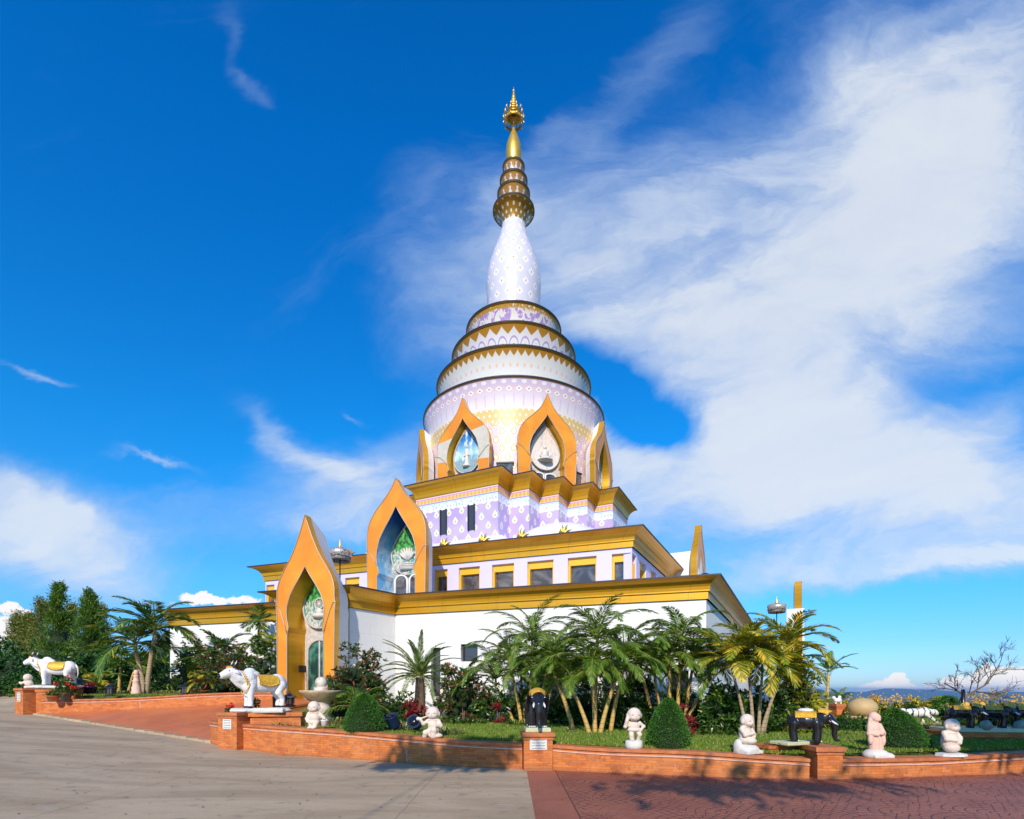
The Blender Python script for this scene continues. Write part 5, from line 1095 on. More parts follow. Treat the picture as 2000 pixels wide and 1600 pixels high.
# right-hand garden
for px,Y in ((1655,14.2),(1685,14.3),(1715,14.4),(1745,14.5)):
    bush(G(px,Y,lz(9,14.2)),(.42,.3,.42),'clipped green hedge plant below the stone egg',leaf='hedge',n=2600,ll=.06,lw=.03,clump=30,name='hedge_plant',cat='hedge',group='clipped hedge plants on the right')
def flowers(loc,r,label,n=1500,fl=60,leaf='shrub',col='flower_yellow',group=None,ll=.13,fs=.07,top=True):
    b=bush(loc,r,label,leaf=leaf,n=n,ll=ll,lw=.05,clump=18,name='flowering_shrub',cat='flowering shrub',group=group)
    lf=LF(); c=UU(RG.normal(size=(fl,3))); c[:,2]=np.abs(c[:,2]); P=c*np.array(r)*RG.uniform(.95,1.2,(fl,1)); P[:,2]+=r[2]*.12
    PP=np.repeat(P,14,0)+RG.normal(0,fs*.8,(fl*14,3))*np.array([1,1,1.6]); lf.add(PP,RG.normal(size=(fl*14,3)),fs,fs*.8,bend=0); lf.build('blossoms',MT[col],b); return b
for i,(px,Y,h) in enumerate(((1668,18.5,.75),(1700,18.2,.85),(1722,18,.8),(1760,18,.95),(1785,18.2,.9),(1850,18,.8),(1880,18.3,.75),(1925,17.5,.95),(1955,17.3,.9),(1990,17.2,.85),(2030,17.0,.85),(1905,18.6,.85))):
    flowers(G(px,Y,.35),(.55,.4,h),'green shrub topped with yellow blossom along the garden edge',group='yellow-flowered shrubs along the garden edge',fl=26,fs=.065,n=2000)
for px,Y in ((1640,20.5),(1600,21),(1830,19.5),(1890,19.6),(1960,19.2)):
    bush(G(px,Y,.25),(.9,.5,.85),'dark green bush at the hill edge',leaf='shrub',n=3000,clump=24,name='shrub',group='bushes at the hill edge')
# bare tree
def bare(loc):
    root=empty('bare_tree',loc,label='leafless dark tree with spreading twigs beside a black post',cat='tree')
    m=MB(); tw=MB()
    def br(p,d,l,r,dep):
        q=p+d*l; mid_=p+d*l*.5+Vector((random.uniform(-1,1),random.uniform(-1,1),random.uniform(-.6,.8)))*l*.07
        (m if dep<2 else tw).tube([p,mid_,q],[r,r*.8,r*.62],5 if dep<3 else 3,False)
        if dep>=5: return
        for k in range(3 if dep<4 else 4):
            a=Vector((random.gauss(0,1),random.gauss(0,.7),random.gauss(.1,.8))).normalized(); nd=(d*1.0+a*.75).normalized(); br(p+d*l*random.uniform(.35,1.0),nd,l*random.uniform(.55,.78),max(.005,r*.55),dep+1)
    br(Vector((0,0,.85)),Vector((.72,0,.42)).normalized(),.85,.035,0); br(Vector((0,0,.85)),Vector((-.72,.1,.5)).normalized(),.75,.03,1); br(Vector((.35,0,1.0)),Vector((.75,0,-.15)).normalized(),.7,.02,2); br(Vector((.1,0,.9)),Vector((.3,.1,.8)).normalized(),.5,.02,2)
    m.tube([(0,0,-.2),(0,0,.9)],[.05,.045],6); m.build('trunk',MT['bark'],root); tw.build('twigs',MT['twig'],root)
MT['twig']=mat('dark_twigs',(.07,.035,.03),.8)
bare(G(1886,17.0,.55))
MT['black_paint']=mat('black_paint',(.012,.012,.014),.28,0,.6)
e=empty('garden_post',G(1881,16.6,.5),label='black post with a thin side brace under the bare tree',cat='post')
m=MB(); m.tube([(0,0,0),(0,0,1.12)],[.055,.055],12); m.build('pole',MT['black_paint'],e); m=MB(); m.tube([(0,.02,.95),(-.25,.02,.45),(-.27,.02,-.05)],.018,5); m.build('brace',MT['black_paint'],e)
# shade trees standing behind the camera, across the road (their shade falls on the wall)
def shade(loc,h,r,n,label,base,clumps=30,ll=.3):
    root=empty('shade_tree',loc,label=label,cat='tree'); lf=LF(); c=UU(RG.normal(size=(clumps,3)))*RG.uniform(.3,1,(clumps,1))*np.array(r); wh=RG.integers(0,clumps,n); P=c[wh]+RG.normal(0,.42 if n>5000 else .22,(n,3)); P[:,2]+=h
    lf.add(P,RG.normal(size=(n,3)),ll,ll*.5); lf.build('crown',MT['broad'],root); m=MB(); b=Vector(base)
    m.tube([b,b+Vector((.1,0,h*.4)),b*.85+Vector((0,0,h*.72)),b*.4+Vector((0,0,h*.9)),(0,0,h)],[.28,.2,.014,.012,.01],8)
    for q in c[:(8 if n>5000 else 2)]: m.tube([(0,.05,h*1.01),(q[0]*.5,q[1]*.5,h+q[2]*.3),(q[0],q[1],h+q[2])],[.02,.015,.01],5)
    m.build('trunk',MT['bark'],root)
shade((11.6,-.1,0),7.0,(4.3,2.6,3.2),15000,'large leafy tree across the road on the right',(5,-1,0),60,.5)
shade((-3.6,-3.0,0),8.9,(1.9,.4,.3),700,'sparse tree across the road behind the viewer',(-1,-10,0),10,.35)
shade((2.4,-5.7,0),9.0,(3.2,.5,.3),520,'second sparse tree across the road right of the first',(1,-10,0),13,.35)
# ---------------- piers and things on them ----------------
def blob(name,prims,mt,parent=None,vox=.012,sm=3,loc=(0,0,0),rz=0,disp=0,**k):
    """one continuous body grown together from ellipsoids ('e',centre,radii[,euler]) and tapered limbs ('c',points,radii)"""
    m=MB()
    for p in prims:
        if p[0]=='e':
            rot=None
            if len(p)>3: rot=Matrix.Rotation(p[3][2],3,'Z')@Matrix.Rotation(p[3][1],3,'Y')@Matrix.Rotation(p[3][0],3,'X')
            m.ball(p[1],p[2],16,10,rot)
        elif p[0]=='b': m.box(p[1],p[2],p[3] if len(p)>3 else 0)
        else:
            m.tube(p[1],p[2],12); 
            for q,r in zip(p[1],p[2] if isinstance(p[2],(list,tuple)) else [p[2]]*len(p[1])): m.ball(q,r,10,7)
    o=m.build(name,mt,None)
    r=o.modifiers.new('r','REMESH'); r.mode='VOXEL'; r.voxel_size=vox; s_=o.modifiers.new('s','SMOOTH'); s_.iterations=sm; s_.factor=.6
    if disp:
        tx=bpy.data.textures.new('d','CLOUDS'); tx.noise_scale=disp*6; d=o.modifiers.new('d','DISPLACE'); d.texture=tx; d.strength=disp; d.mid_level=.5
    dg=bpy.context.evaluated_depsgraph_get(); me=bpy.data.meshes.new_from_object(o.evaluated_get(dg)); old=o.data
    o.modifiers.clear(); o.data=me; me.name=name; bpy.data.meshes.remove(old)
    me.polygons.foreach_set('use_smooth',[True]*len(me.polygons)); o.parent=parent; o.location=loc; o.rotation_euler=(0,0,rz); return tag(o,**k)
MT['cream_stone']=mat('cream_stone',rough=.7,build=mottled((.70,.59,.50),.12,6,(.58,.46,.36),4),bump=nb(40,.25,.008))
MT['pink_stone']=mat('pink_sandstone',rough=.75,build=mottled((.78,.50,.40),.10,5,(.50,.33,.28),5),bump=nb(40,.3,.008))
MT['rock']=mat('pale_rock',rough=.8,build=mottled((.66,.64,.60),.12,4,(.42,.44,.36),3),bump=nb(16,.5,.02))
MT['mossy']=mat('mossy_rock',rough=.85,build=mottled((.30,.31,.25),.3,5,(.16,.22,.06),3),bump=nb(12,.7,.03))
MT['white_gloss']=mat('white_gloss_paint',rough=.28,build=mottled((.80,.80,.82),.04,4,(.6,.58,.56),3))
MT['black_gloss']=mat('black_gloss_paint',(.012,.012,.015),.16,0,.6)
MT['elephant_black']=mat('black_elephant_paint',rough=.22,spec=.55,build=mottled((.014,.014,.017),.3,6),bump=lambda t:(t.m('SINE',t.m('MULTIPLY',t.xyz(t.co())[2],150.0)),.05,.003))
MT['gold_paint']=mat('ornate_gold_paint',rough=.35,metal=.25,build=mottled((.80,.44,.04),.30,14),bump=nb(34,.9,.02))
MT['green_plinth']=mat('pale_green_plinth',rough=.6,build=mottled((.55,.57,.36),.12,5,(.35,.4,.2),4),bump=nb(12,.3,.02))
def plaque_c(t):
    x,y,z=t.xyz(t.co('Generated'))[:3]; rows=t.m('ABSOLUTE',t.m('SUBTRACT',t.m('FRACT',t.m('MULTIPLY',z,4.0)),.5)); wr=t.noise(t.vec(t.m('MULTIPLY',x,26),t.m('MULTIPLY',t.m('FLOOR',t.m('MULTIPLY',z,4.0)),7.3)),1.0,3,.8)
    mk=t.m('MULTIPLY',t.m('MULTIPLY',t.m('SUBTRACT',1.0,t.ss(rows,.10,.18)),t.ss(wr,.42,.46)),t.m('MULTIPLY',band(t,x,.12,.88,.01),band(t,z,.1,.9,.01)))
    return t.mix(mk,(.66,.66,.64),(.16,.17,.18))
MT['plaque']=mat('engraved_plaque',rough=.4,build=plaque_c)
def brickbox(name,boxes,parent=None,loc=(0,0,0),rz=0,mt='brick',**k):
    """boxes (cx,cy,z0,z1,w,d) with wall-true brick UVs"""
    m=MB()
    for cx_,cy_,z0,z1,w_,d in boxes:
        x0,x1,y0,y1=cx_-w_/2,cx_+w_/2,cy_-d/2,cy_+d/2
        for a,b,L in (((x0,y0),(x1,y0),w_),((x1,y0),(x1,y1),d),((x1,y1),(x0,y1),w_),((x0,y1),(x0,y0),d)):
            m.add([(*a,z0),(*b,z0),(*b,z1),(*a,z1)],[(0,1,2,3)],[[(0,z0),(L,z0),(L,z1),(0,z1)]])
        m.add([(x0,y0,z1),(x1,y0,z1),(x1,y1,z1),(x0,y1,z1)],[(0,1,2,3)],[[(0,0),(w_,0),(w_,d),(0,d)]]); m.add([(x0,y0,z0),(x1,y0,z0),(x1,y1,z0),(x0,y1,z0)],[(3,2,1,0)],[[(0,0),(w_,0),(w_,d),(0,d)]])
    return m.build(name,MT[mt],parent,loc,rz,**k)
def pier(loc,rz,w_,d,h,label,plq=None,zb=-.1,group='brick piers of the garden wall',cap=.05):
    r=empty('brick_pier',loc,rz,label=label,cat='pier',group=group)
    brickbox('shaft',[(0,0,zb,h-.14,w_,d)],r)
    brickbox('cap',[(0,0,h-.14,h-.105,w_+cap*.7,d+cap*.7),(0,0,h-.105,h-.08,w_+.01,d+.01),(0,0,h-.08,h,w_+cap*1.6,d+cap*1.6)],r,mt='cap')
    if plq:
        pz,pw,ph=plq; MB().box((0,-d/2-.008,pz),(pw,.016,ph)).build('plaque',MT['plaque'],r)
        m=MB()
        for a in (-1,1):
            for b in (-1,1): m.ball((a*(pw/2-.015),-d/2-.017,pz+b*(ph/2-.015)),.006,6,4)
        m.build('screws',MT['chrome'],r)
    return r
# pier with front-facing elephant
Pe=Vector(G(1049,10.78,0)); pier(Pe,.05,.57,.52,.76,'brick pier carrying the front-facing black elephant, with a white plaque',plq=(.53,.34,.22))
# elephant
def elephant(loc,rz,s,label,blanket_front=True,pose='walk',group=None,howdah=False,extra=None):
    """faces local -y; unit height about 1 at the back"""
    r=empty('elephant_statue',loc,rz,label=label,cat='statue',group=group); r.scale=(s,s,s)
    bp=[('e',(0,.30,.68),(.30,.42,.29)),('e',(0,.58,.64),(.28,.24,.28)),('e',(0,.02,.68),(.29,.26,.28)),('e',(0,-.24,.80),(.22,.22,.23)),('e',(0,-.28,.93),(.17,.14,.10)),
        ('c',[(0,-.36,.80),(0,-.50,.64),(0,-.54,.44),(0,-.53,.24),(0,-.57,.10),(0,-.64,.075)],[.15,.125,.095,.075,.06,.05])]
    for sx_ in (-1,1):
        bp+= [('c',[(sx_*.15,-.02,.62),(sx_*.155,-.05,.36),(sx_*.15,-.03,.05)],[.15,.125,.13]),('c',[(sx_*.16,.62,.60),(sx_*.165,.66,.34),(sx_*.16,.62,.05)],[.17,.125,.13]),('e',(sx_*.11,-.40,.66),(.07,.09,.08))]
    bp+= [('c',[(0,.78,.76),(0,.86,.55),(0,.84,.30)],[.04,.025,.02])]
    b=blob('body',bp,MT['elephant_black'],r,vox=.016,sm=4)
    for sx_ in (-1,1):
        ear=[('e',(sx_*.265,-.14,.76),(.035,.15,.19),(0,0,sx_*.45)),('e',(sx_*.27,-.11,.58),(.03,.10,.15),(0,0,sx_*.45))]; blob('ear',ear,MT['elephant_black'],r,vox=.014,sm=2)
        m=MB(); m.tube([(sx_*.12,-.44,.70),(sx_*.15,-.54,.63),(sx_*.155,-.62,.585)],[.036,.030,.012],8); m.ball((sx_*.155,-.62,.585),.012,6,5); m.build('tusk',MT['white_gloss'],r)
        m=MB(); m.ball((sx_*.175,-.385,.85),(.016,.016,.016),8,6); m.build('eye',MT['white_gloss'],r)
        for y in (-.03,.62):
            m=MB()
            for q in (-.06,-.02,.02,.06): m.ball((sx_*.155+q*1.3,y-.118-.02*(1-abs(q)/.06),.035),(.021,.016,.026),6,5)
            m.build('toenails',MT['white_gloss'],r)
    # gilded blanket following the back, scalloped edge, and head cloth
    m=MB(); V=[];Fq=[]; nu,nv=17,25
    for i in range(nu):
        y=-.02+.62*i/(nu-1)
        for j in range(nv):
            a=R(-64+128*j/(nv-1)); e=1+.02*math.sin(j*1.5); V.append((math.sin(a)*.325*e,y,.66+math.cos(a)*.335*e-(.03 if j in(0,nv-1) and i%2 else 0)))
    for i in range(nu-1):
        for j in range(nv-1): a=i*nv+j; Fq.append((a,a+1,a+nv+1,a+nv))
    m.add(V,Fq,sm=True); bl=m.build('blanket',MT['gold_paint'],r); so_=bl.modifiers.new('s','SOLIDIFY'); so_.thickness=.02
    m=MB(); V=[];Fq=[]
    for i in range(7):
        for j in range(13):
            a=R(-58+116*j/12); t=i/6; rr=.215-.04*t; sc=1-.55*t*abs(math.sin(a))
            V.append((math.sin(a)*(.27-.06*t),-.06-.42*t*(1-.45*abs(math.sin(a))),.83+math.cos(a)*(.27-.02*t)-.09*t**2.5))
    for i in range(6):
        for j in range(12): a=i*13+j; Fq.append((a,a+1,a+14,a+13))
    m.add(V,Fq,sm=True); hc=m.build('head_cloth',MT['gold_paint'],r); so_=hc.modifiers.new('s','SOLIDIFY'); so_.thickness=.022
    if howdah: m=MB(); m.ball((0,.28,1.03),(.16,.24,.07),14,8); m.build('saddle',MT['white_gloss'],r)
    return r
MB().box((0,0,.035),(.50,.46,.09),bev=.015).build('stone_slab',MT['green_plinth'],None,Pe+Vector((0,0,.77)),.05,label='pale green slab under the front-facing black elephant',cat='slab')
elephant(Pe+Vector((0,-.02,.845)),.05,.72,'black elephant statue with gold head cloth facing the road on the middle pier')
# pier with side-facing elephant
Ps=Vector(G(1604,9.82,0)); pier(Ps,-.05,.44,.60,.58,'brick pier below the side-facing black elephant at the bend of the wall')
brickbox('brick_plinth',[(0,0,0,.44,.95,.50),(0,0,.44,.50,1.02,.56)],None,Ps+Vector((-.50,.62,.05)),.35,label='low brick plinth with flowers running back from the side-facing elephant pier',cat='plinth')
MB().box((0,0,0),(.80,.42,.07),bev=.015).build('stone_slab',MT['green_plinth'],None,Ps+Vector((-.32,.32,.60)),.35,label='yellowish slab under the side-facing black elephant',cat='slab')
elephant(Ps+Vector((-.05,.10,.635)),R(64),.57,'black elephant statue in profile with gold blanket and white saddle pad at the wall bend',howdah=True)
tuft(Ps+Vector((-.62,.30,.58)),60,.13,'small white-flowered plant trailing on the elephant plinth',leaf='shrub',spread=.3,w_=.02,name='trailing_plant')
# right-hand row of elephants on a long plinth
PL=[(1868,12.4),(1960,12.2),(2070,12.0)]
a=Vector(G(1858,12.6,0)); b=Vector(G(2130,12.2,0)); mid_=(a+b)/2; dd=(b-a)
brickbox('brick_plinth',[(0,.45,.1,.50,dd.length,1.1),(0,.45,.50,.60,dd.length+.08,1.18)],None,mid_,math.atan2(dd.y,dd.x),label='long shaded brick plinth under the row of black elephants on the right',cat='plinth')
MB().box((0,.45,.65),(dd.length-.1,.9,.10),bev=.02).build('stone_slab',MT['green_plinth'],None,mid_,math.atan2(dd.y,dd.x),label='long mossy slab under the row of black elephants',cat='slab')
for px,l in ((1893,'shaded black elephant statue with gold blanket nearest the leftmost end of the long plinth'),(1955,'shaded black elephant statue in the middle of the long plinth'),(2020,'shaded black elephant statue cut by the picture edge on the long plinth')):
    q=Vector(G(px,12.75,.705)); elephant(q,R(62),.53,l,group='elephants on the long plinth')
for px in (1925,1992):
    q=G(px,12.55,.82); blob('boulder',[('e',(0,0,-.06),(.16,.14,.16)),('e',(.1,0,-.1),(.14,.12,.12))],MT['mossy'],None,.03,3,q,.3,.10,label='grey mossy boulder between two black elephants on the long plinth',cat='boulder',group='boulders between the elephants')

# bulls
def bull(loc,rz,s,label,group='white bull statues on brick plinths'):
    """faces local -x; about 1 m at the shoulder"""
    r=empty('bull_statue',loc,rz,label=label,cat='statue',group=group); r.scale=(s,s,s)
    bp=[('e',(.10,0,.70),(.52,.25,.26)),('e',(-.32,0,.72),(.26,.25,.31)),('e',(.50,0,.74),(.28,.24,.28)),('e',(-.30,0,1.04),(.18,.11,.14)),('e',(-.20,0,.98),(.20,.12,.12)),
        ('c',[(-.36,0,.84),(-.62,0,.90),(-.80,0,1.00)],[.25,.20,.155]),('c',[(-.46,0,.60),(-.64,0,.70),(-.80,0,.86)],[.10,.085,.08]),
        ('c',[(-.82,0,1.04),(-.95,0,.99),(-1.08,0,.93)],[.155,.13,.098]),('e',(-.83,0,1.13),(.12,.12,.07))]
    for sy in (-1,1):
        bp+= [('c',[(-.32,sy*.12,.62),(-.34,sy*.125,.38),(-.33,sy*.12,.20),(-.34,sy*.12,.06)],[.14,.095,.072,.08]),
              ('c',[(.56,sy*.12,.66),(.50,sy*.13,.46),(.62,sy*.125,.26),(.60,sy*.12,.06)],[.18,.12,.078,.082]),
              ('c',[(-.80,sy*.10,1.07),(-.74,sy*.20,1.04),(-.70,sy*.24,.99)],[.035,.045,.02])]
    b=blob('body',bp,MT['white_gloss'],r,vox=.016,sm=4)
    for sy in (-1,1):
        m=MB(); m.tube([(-.82,sy*.07,1.14),(-.78,sy*.13,1.22),(-.74,sy*.14,1.32),(-.72,sy*.12,1.38)],[.032,.026,.016,.004],8); m.build('horn',MT['horn'],r)
        m=MB(); m.ball((-.93,sy*.128,1.075),(.018,.012,.014),8,6); m.build('eye',MT['black_gloss'],r)
        for x in (-.345,.598): m=MB(); m.lathe([(.0,0),(.086,0),(.076,.055),(.0,.055)],12,(x,sy*.12,.0)); m.build('hoof',MT['black_gloss'],r)
    m=MB(); m.ball((-1.155,0,.925),(.045,.075,.062),12,8); m.build('muzzle',MT['black_gloss'],r)
    m=MB(); m.ball((-.86,0,1.165),(.11,.10,.05),12,8); m.build('forehead_cloth',MT['orange'],r)
    m=MB(); m.tube([(.74,0,.86),(.82,0,.72),(.83,0,.5),(.80,0,.36)],[.035,.022,.018,.02],8); tl=m.build('tail',MT['white_gloss'],r); m=MB(); m.ball((.80,0,.27),(.04,.04,.11),8,7); m.build('tail_tuft',MT['black_gloss'],tl)
    m=MB(); V=[];Fq=[]; nu,nv=15,27
    for i in range(nu):
        x=-.13+.58*i/(nu-1)
        for j in range(nv):
            ww=86+16*math.sin(math.pi*i/(nu-1)); a_=R(-ww+2*ww*j/(nv-1)); V.append((x,math.sin(a_)*.268,.715+math.cos(a_)*.272))
    for i in range(nu-1):
        for j in range(nv-1): a_=i*nv+j; Fq.append((a_,a_+1,a_+nv+1,a_+nv))
    m.add(V,Fq,sm=True)
    for j in (0,nv-1):
        for i in range(nu): v=V[i*nv+j]; m.ball((v[0],v[1],v[2]-.01),.028,8,6)
    for i in (0,nu-1):
        for j in range(nv): m.ball(V[i*nv+j],.018,6,5)
    m.build('blanket',MT['gold_paint'],r)
    m=MB()
    for k,(x,z,ry,rz_) in enumerate(((-.50,.80,.17,.235),(-.46,.79,.185,.245))):
        for j in range(28):
            a_=j*2*math.pi/28; p=Vector((x-.10*math.cos(a_)*-1*.0+.12*(-math.sin(a_)*.0)-.16*(-math.cos(a_))*-.6,math.sin(a_)*ry*1.30,z+math.cos(a_)*rz_*1.16)); m.ball(p,.026-.006*k,6,5)
    m.tube([(-.40+.10*math.cos(R(100+160*j/12)),math.sin(R(100+160*j/12))*.25,.74+math.cos(R(100+160*j/12))*.34) for j in range(13)],.012,5)
    for j in range(13):
        a_=R(100+160*j/12); p=Vector((-.40+.10*math.cos(a_),math.sin(a_)*.25,.74+math.cos(a_)*.34)); m.ball(p,(.014,.014,.03),6,5)
    m.build('necklace',MT['gold_paint'],r); return r
MT['horn']=mat('dark_tipped_horn',rough=.4,build=lambda t:t.mix(t.ss(t.xyz(t.co())[2],1.24,1.30),(.03,.03,.03),(.75,.72,.66)))
# left bull plinth at the road
Pb=Vector(G(459,14.0,0)); pier(Pb,-.30,.60,.50,1.02,'brick pier with pale plaque under the nearer white bull',plq=(.72,.27,.26))
brickbox('brick_plinth',[(0,0,.2,.86,1.25,.62),(0,0,.86,.90,1.20,.58),(0,0,.90,1.01,1.34,.70)],None,Pb+Vector((.95,.42,0)),.22,label='brick plinth running back from the pier under the nearer white bull',cat='plinth')
blob('rock_slab',[('b',(.0,0,0),(1.35,.52,.13)),('e',(-.4,-.1,0),(.35,.3,.07)),('e',(.4,.05,0),(.4,.28,.08))],MT['rock'],None,.03,5,Pb+Vector((.58,.20,1.06)),.05,.03,label='pale rough rock slab beneath the nearer white bull',cat='slab')
bull(Pb+Vector((.52,.30,1.13)),R(50),.90,'nearer white bull statue with gold beaded blanket beside the entrance arch')
# far left bull plinth
Pf=Vector(G(56,21.0,.55)); pier(Pf,-.45,.62,.60,1.12,'brick pier with white plaque under the far left bull',plq=(.78,.26,.36))
brickbox('brick_plinth',[(0,0,-.1,.98,1.5,.72),(0,0,.98,1.08,1.56,.78)],None,Pf+Vector((1.0,.45,0)),.35,label='brick plinth behind the far left pier',cat='plinth')
blob('rock_slab',[('b',(.0,0,0),(1.9,.6,.12)),('e',(-.5,-.1,0),(.45,.33,.09)),('e',(.4,.05,0),(.5,.3,.09))],MT['rock'],None,.035,5,Pf+Vector((.85,.2,1.17)),.05,.03,label='pale rough rock slab beneath the far left bull',cat='slab')
bull(Pf+Vector((.85,.25,1.22)),R(8),.98,'farther white bull statue with gold blanket at the far left end of the low wall')
MT['pot_red']=mat('terracotta_pot',rough=.7,build=mottled((.55,.20,.08),.2,5)); MT['pot_grey']=mat('grey_plastic_pot',(.10,.12,.12),.5); MT['pot_purple']=mat('dark_purple_glazed_pot',(.03,.02,.06),.2)
def pot(loc,r,h,mt,label,leaf=None,fl=None,pn=500,pr=(.28,.25,.35)):
    e=empty('flower_pot',loc,label=label,cat='potted plant'); m=MB(); m.lathe([(0,0),(r*.7,0),(r*.95,h*.9),(r*1.08,h*.9),(r*1.08,h),(r*.92,h),(r*.9,h*.85),(0,h*.85)],20); m.build('pot',MT[mt],e)
    if leaf:
        lf=LF(); n=pn; P=UU(RG.normal(size=(n,3))); P[:,2]=np.abs(P[:,2]); P=P*np.array(pr)*RG.uniform(.5,1,(n,1)); P[:,2]+=h; lf.add(P,P-np.array([0,0,h*.5])+RG.normal(0,.2,(n,3)),.11,.05); lf.build('leaves',MT[leaf],e)
    if fl:
        lf=LF(); c=UU(RG.normal(size=(fl,3))); c[:,2]=np.abs(c[:,2]); c=c*np.array(pr)*1.05; c[:,2]+=h+.03; P=np.repeat(c,24,0)+RG.normal(0,.035,(fl*24,3)); lf.add(P,RG.normal(size=P.shape),.06,.05,bend=0); lf.build('blossoms',MT['flower_red'],e)
pot(G(128,20.6,1.17),.20,.30,'pot_grey','grey pot of red flowering shrub below the far left bull','shrub',11,900,(.34,.3,.62))
pot(G(104,20.5,1.18),.22,.20,'pot_red','low terracotta bowl with a red blossom left of the grey pot','shrub',3,200,(.2,.15,.22))
pot(G(176,21.6,1.40),.24,.34,'pot_purple','dark purple glazed bowl on the left lawn','red_leaf',None,150,(.2,.18,.16))
pot(G(397,20.9,1.42),.22,.16,'pot_red','terracotta saucer pot holding the small palm in the left bed')
pot(G(262,21.9,1.42),.12,.14,'pot_red','small terracotta pot under the stone finial')
pot(Pb+Vector((-.17,.10,1.02)),.06,.03,'pot_red','small red blossom plant at the head end of the nearer bull plinth','shrub',2,80,(.10,.1,.10))
pot(Pb+Vector((.20,.62,.92)),.10,.12,'pot_red','red blossom plant under the neck of the nearer bull','shrub',3,160,(.18,.15,.36))
# kneeling small figure at the far bull
blob('child_statue',[('e',(0,0,.34),(.15,.15,.15)),('e',(.02,.02,.12),(.15,.13,.15)),('c',[(-.10,-.02,.18),(-.22,-.05,.10),(-.26,-.05,.14)],[.05,.045,.05])],MT['cream_stone'],None,.02,3,Pf+Vector((.08,-.12,1.20)),0,label='small stone child figure crouching in front of the far left bull',cat='statue')
# vase by entrance behind nearer bull
m=MB(); m.lathe([(0,0),(.14,0),(.24,.10),(.26,.20),(.16,.40),(.17,.46),(.24,.54),(.22,.55),(.14,.45),(0,.42)],24); m.build('stone_urn',MT['cream_stone'],None,G(522,20.4,1.42),label='squat pale stone urn behind the head of the nearer bull',cat='urn')
# stone stacked finial in left garden
m=MB(); m.lathe([(0,0),(.30,0),(.30,.12),(.26,.14),(.27,.35),(.22,.4),(.2,.62),(.24,.66),(.16,.72),(.15,.86),(.2,.9),(.11,.95)],24); m.ball((0,0,1.06),(.15,.15,.14),18,10); sf=m.build('stone_finial',MT['pink_stone'],None,G(266,21.9,1.42),label='stacked pinkish stone finial with round top left of the slim grey palm trunk',cat='ornament')
sf.scale=(.62,.62,.85)
# black lanterns
def lantern(loc,s,label):
    e=empty('garden_lantern',loc,label=label,cat='lantern',group='black garden lanterns'); e.scale=(s,s,s)
    m=MB(); m.box((0,0,.03),(.30,.30,.06)); m.box((0,0,.08),(.2,.2,.05)); m.build('base',MT['black_paint'],e)
    m=MB(); [m.box((a*.11,b*.11,.22),(.022,.022,.24)) for a in(-1,1) for b in (-1,1)]; m.box((0,-.11,.22),(.01,.01,.24)); m.box((0,.11,.22),(.01,.01,.24)); m.build('frame',MT['black_paint'],e)
    m=MB(); m.box((0,0,.22),(.19,.19,.22)); m.build('glass',MT['glass_grey'],e)
    m=MB(); m.lathe([(.26,.33),(.25,.36),(.12,.46),(.05,.48),(.04,.52),(0,.56)],4,a0=math.pi/4,sm=False); m.build('cap',MT['black_paint'],e)
lantern(G(217,20.9,1.36),.95,'black lantern on the left lawn below the striped plants'); lantern(G(362,20.75,1.40),.9,'black lantern on the left lawn near the potted palm')
lantern(G(566,16.0,1.10),.85,'black lantern behind the tail of the nearer bull'); lantern(G(158,22.5,1.42),1.3,'tall dark lantern behind the rear legs of the far left bull')
# fountain
Fo=Vector(G(627,15.4,.70)); e=empty('stone_fountain',Fo,label='stone bowl fountain with a marbled ball before the entrance arch',cat='fountain')
MT['fount']=mat('stained_fountain_stone',rough=.6,build=mottled((.58,.42,.26),.25,4,(.20,.11,.06),2.5),bump=nb(10,.3,.02))
MT['marble_ball']=mat('veined_marble',rough=.3,build=lambda t:t.mix(t.ss(t.noise(t.co(),6,6,.7,1.5),.5,.6),(.72,.66,.58),(.50,.33,.24)))
m=MB(); m.lathe([(0,0),(.34,0),(.34,.08),(.28,.12),(.26,.30),(.30,.36),(.26,.42),(.24,.52),(.28,.56)],28); m.build('pedestal',MT['cream_stone'],e)
m=MB(); m.lathe([(.22,.54),(.34,.60),(.46,.70),(.55,.80),(.60,.86),(.60,.89),(.56,.885),(.42,.80),(0,.76)],40); m.build('bowl',MT['fount'],e)
m=MB(); m.lathe([(0,.76),(.2,.76),(.2,.98),(.17,1.0),(0,1.0)],20); m.build('ball_seat',MT['marble_ball'],e); m=MB(); m.ball((0,0,1.12),.165,28,18); m.build('marble_ball',MT['marble_ball'],e)
# blue garden lamps
MT['blue']=mat('blue_painted_metal',(.010,.032,.09),.4,0,.5)
for px,Y,rx_,l in ((768,13.0,R(25),'blue floodlight housing standing behind the cone topiary'),(812,12.6,R(72),'round blue floodlight tipped on its side behind the kneeling statue')):
    e=empty('floodlight',G(px,Y,.66),label=l,cat='floodlight'); 
    m=MB(); m.lathe([(.0,-.20),(.15,-.20),(.19,-.10),(.20,.22),(.21,.24),(.19,.24),(.18,.20),(0,.18)],26); e.scale=(.78,.78,.78); o=m.build('housing',MT['blue'],e,(0,0,.20)); o.rotation_euler=(rx_,R(-18),0)
    m=MB(); m.lathe([(.07,.245),(.12,.245),(.12,.26),(0,.26)],20); m.build('lens',MT['black_gloss'],o)
    m=MB(); m.tube([(-.22,0,.2),(-.22,0,0),(.22,0,0),(.22,0,.2)],.015,6); m.build('bracket',MT['black_paint'],e)
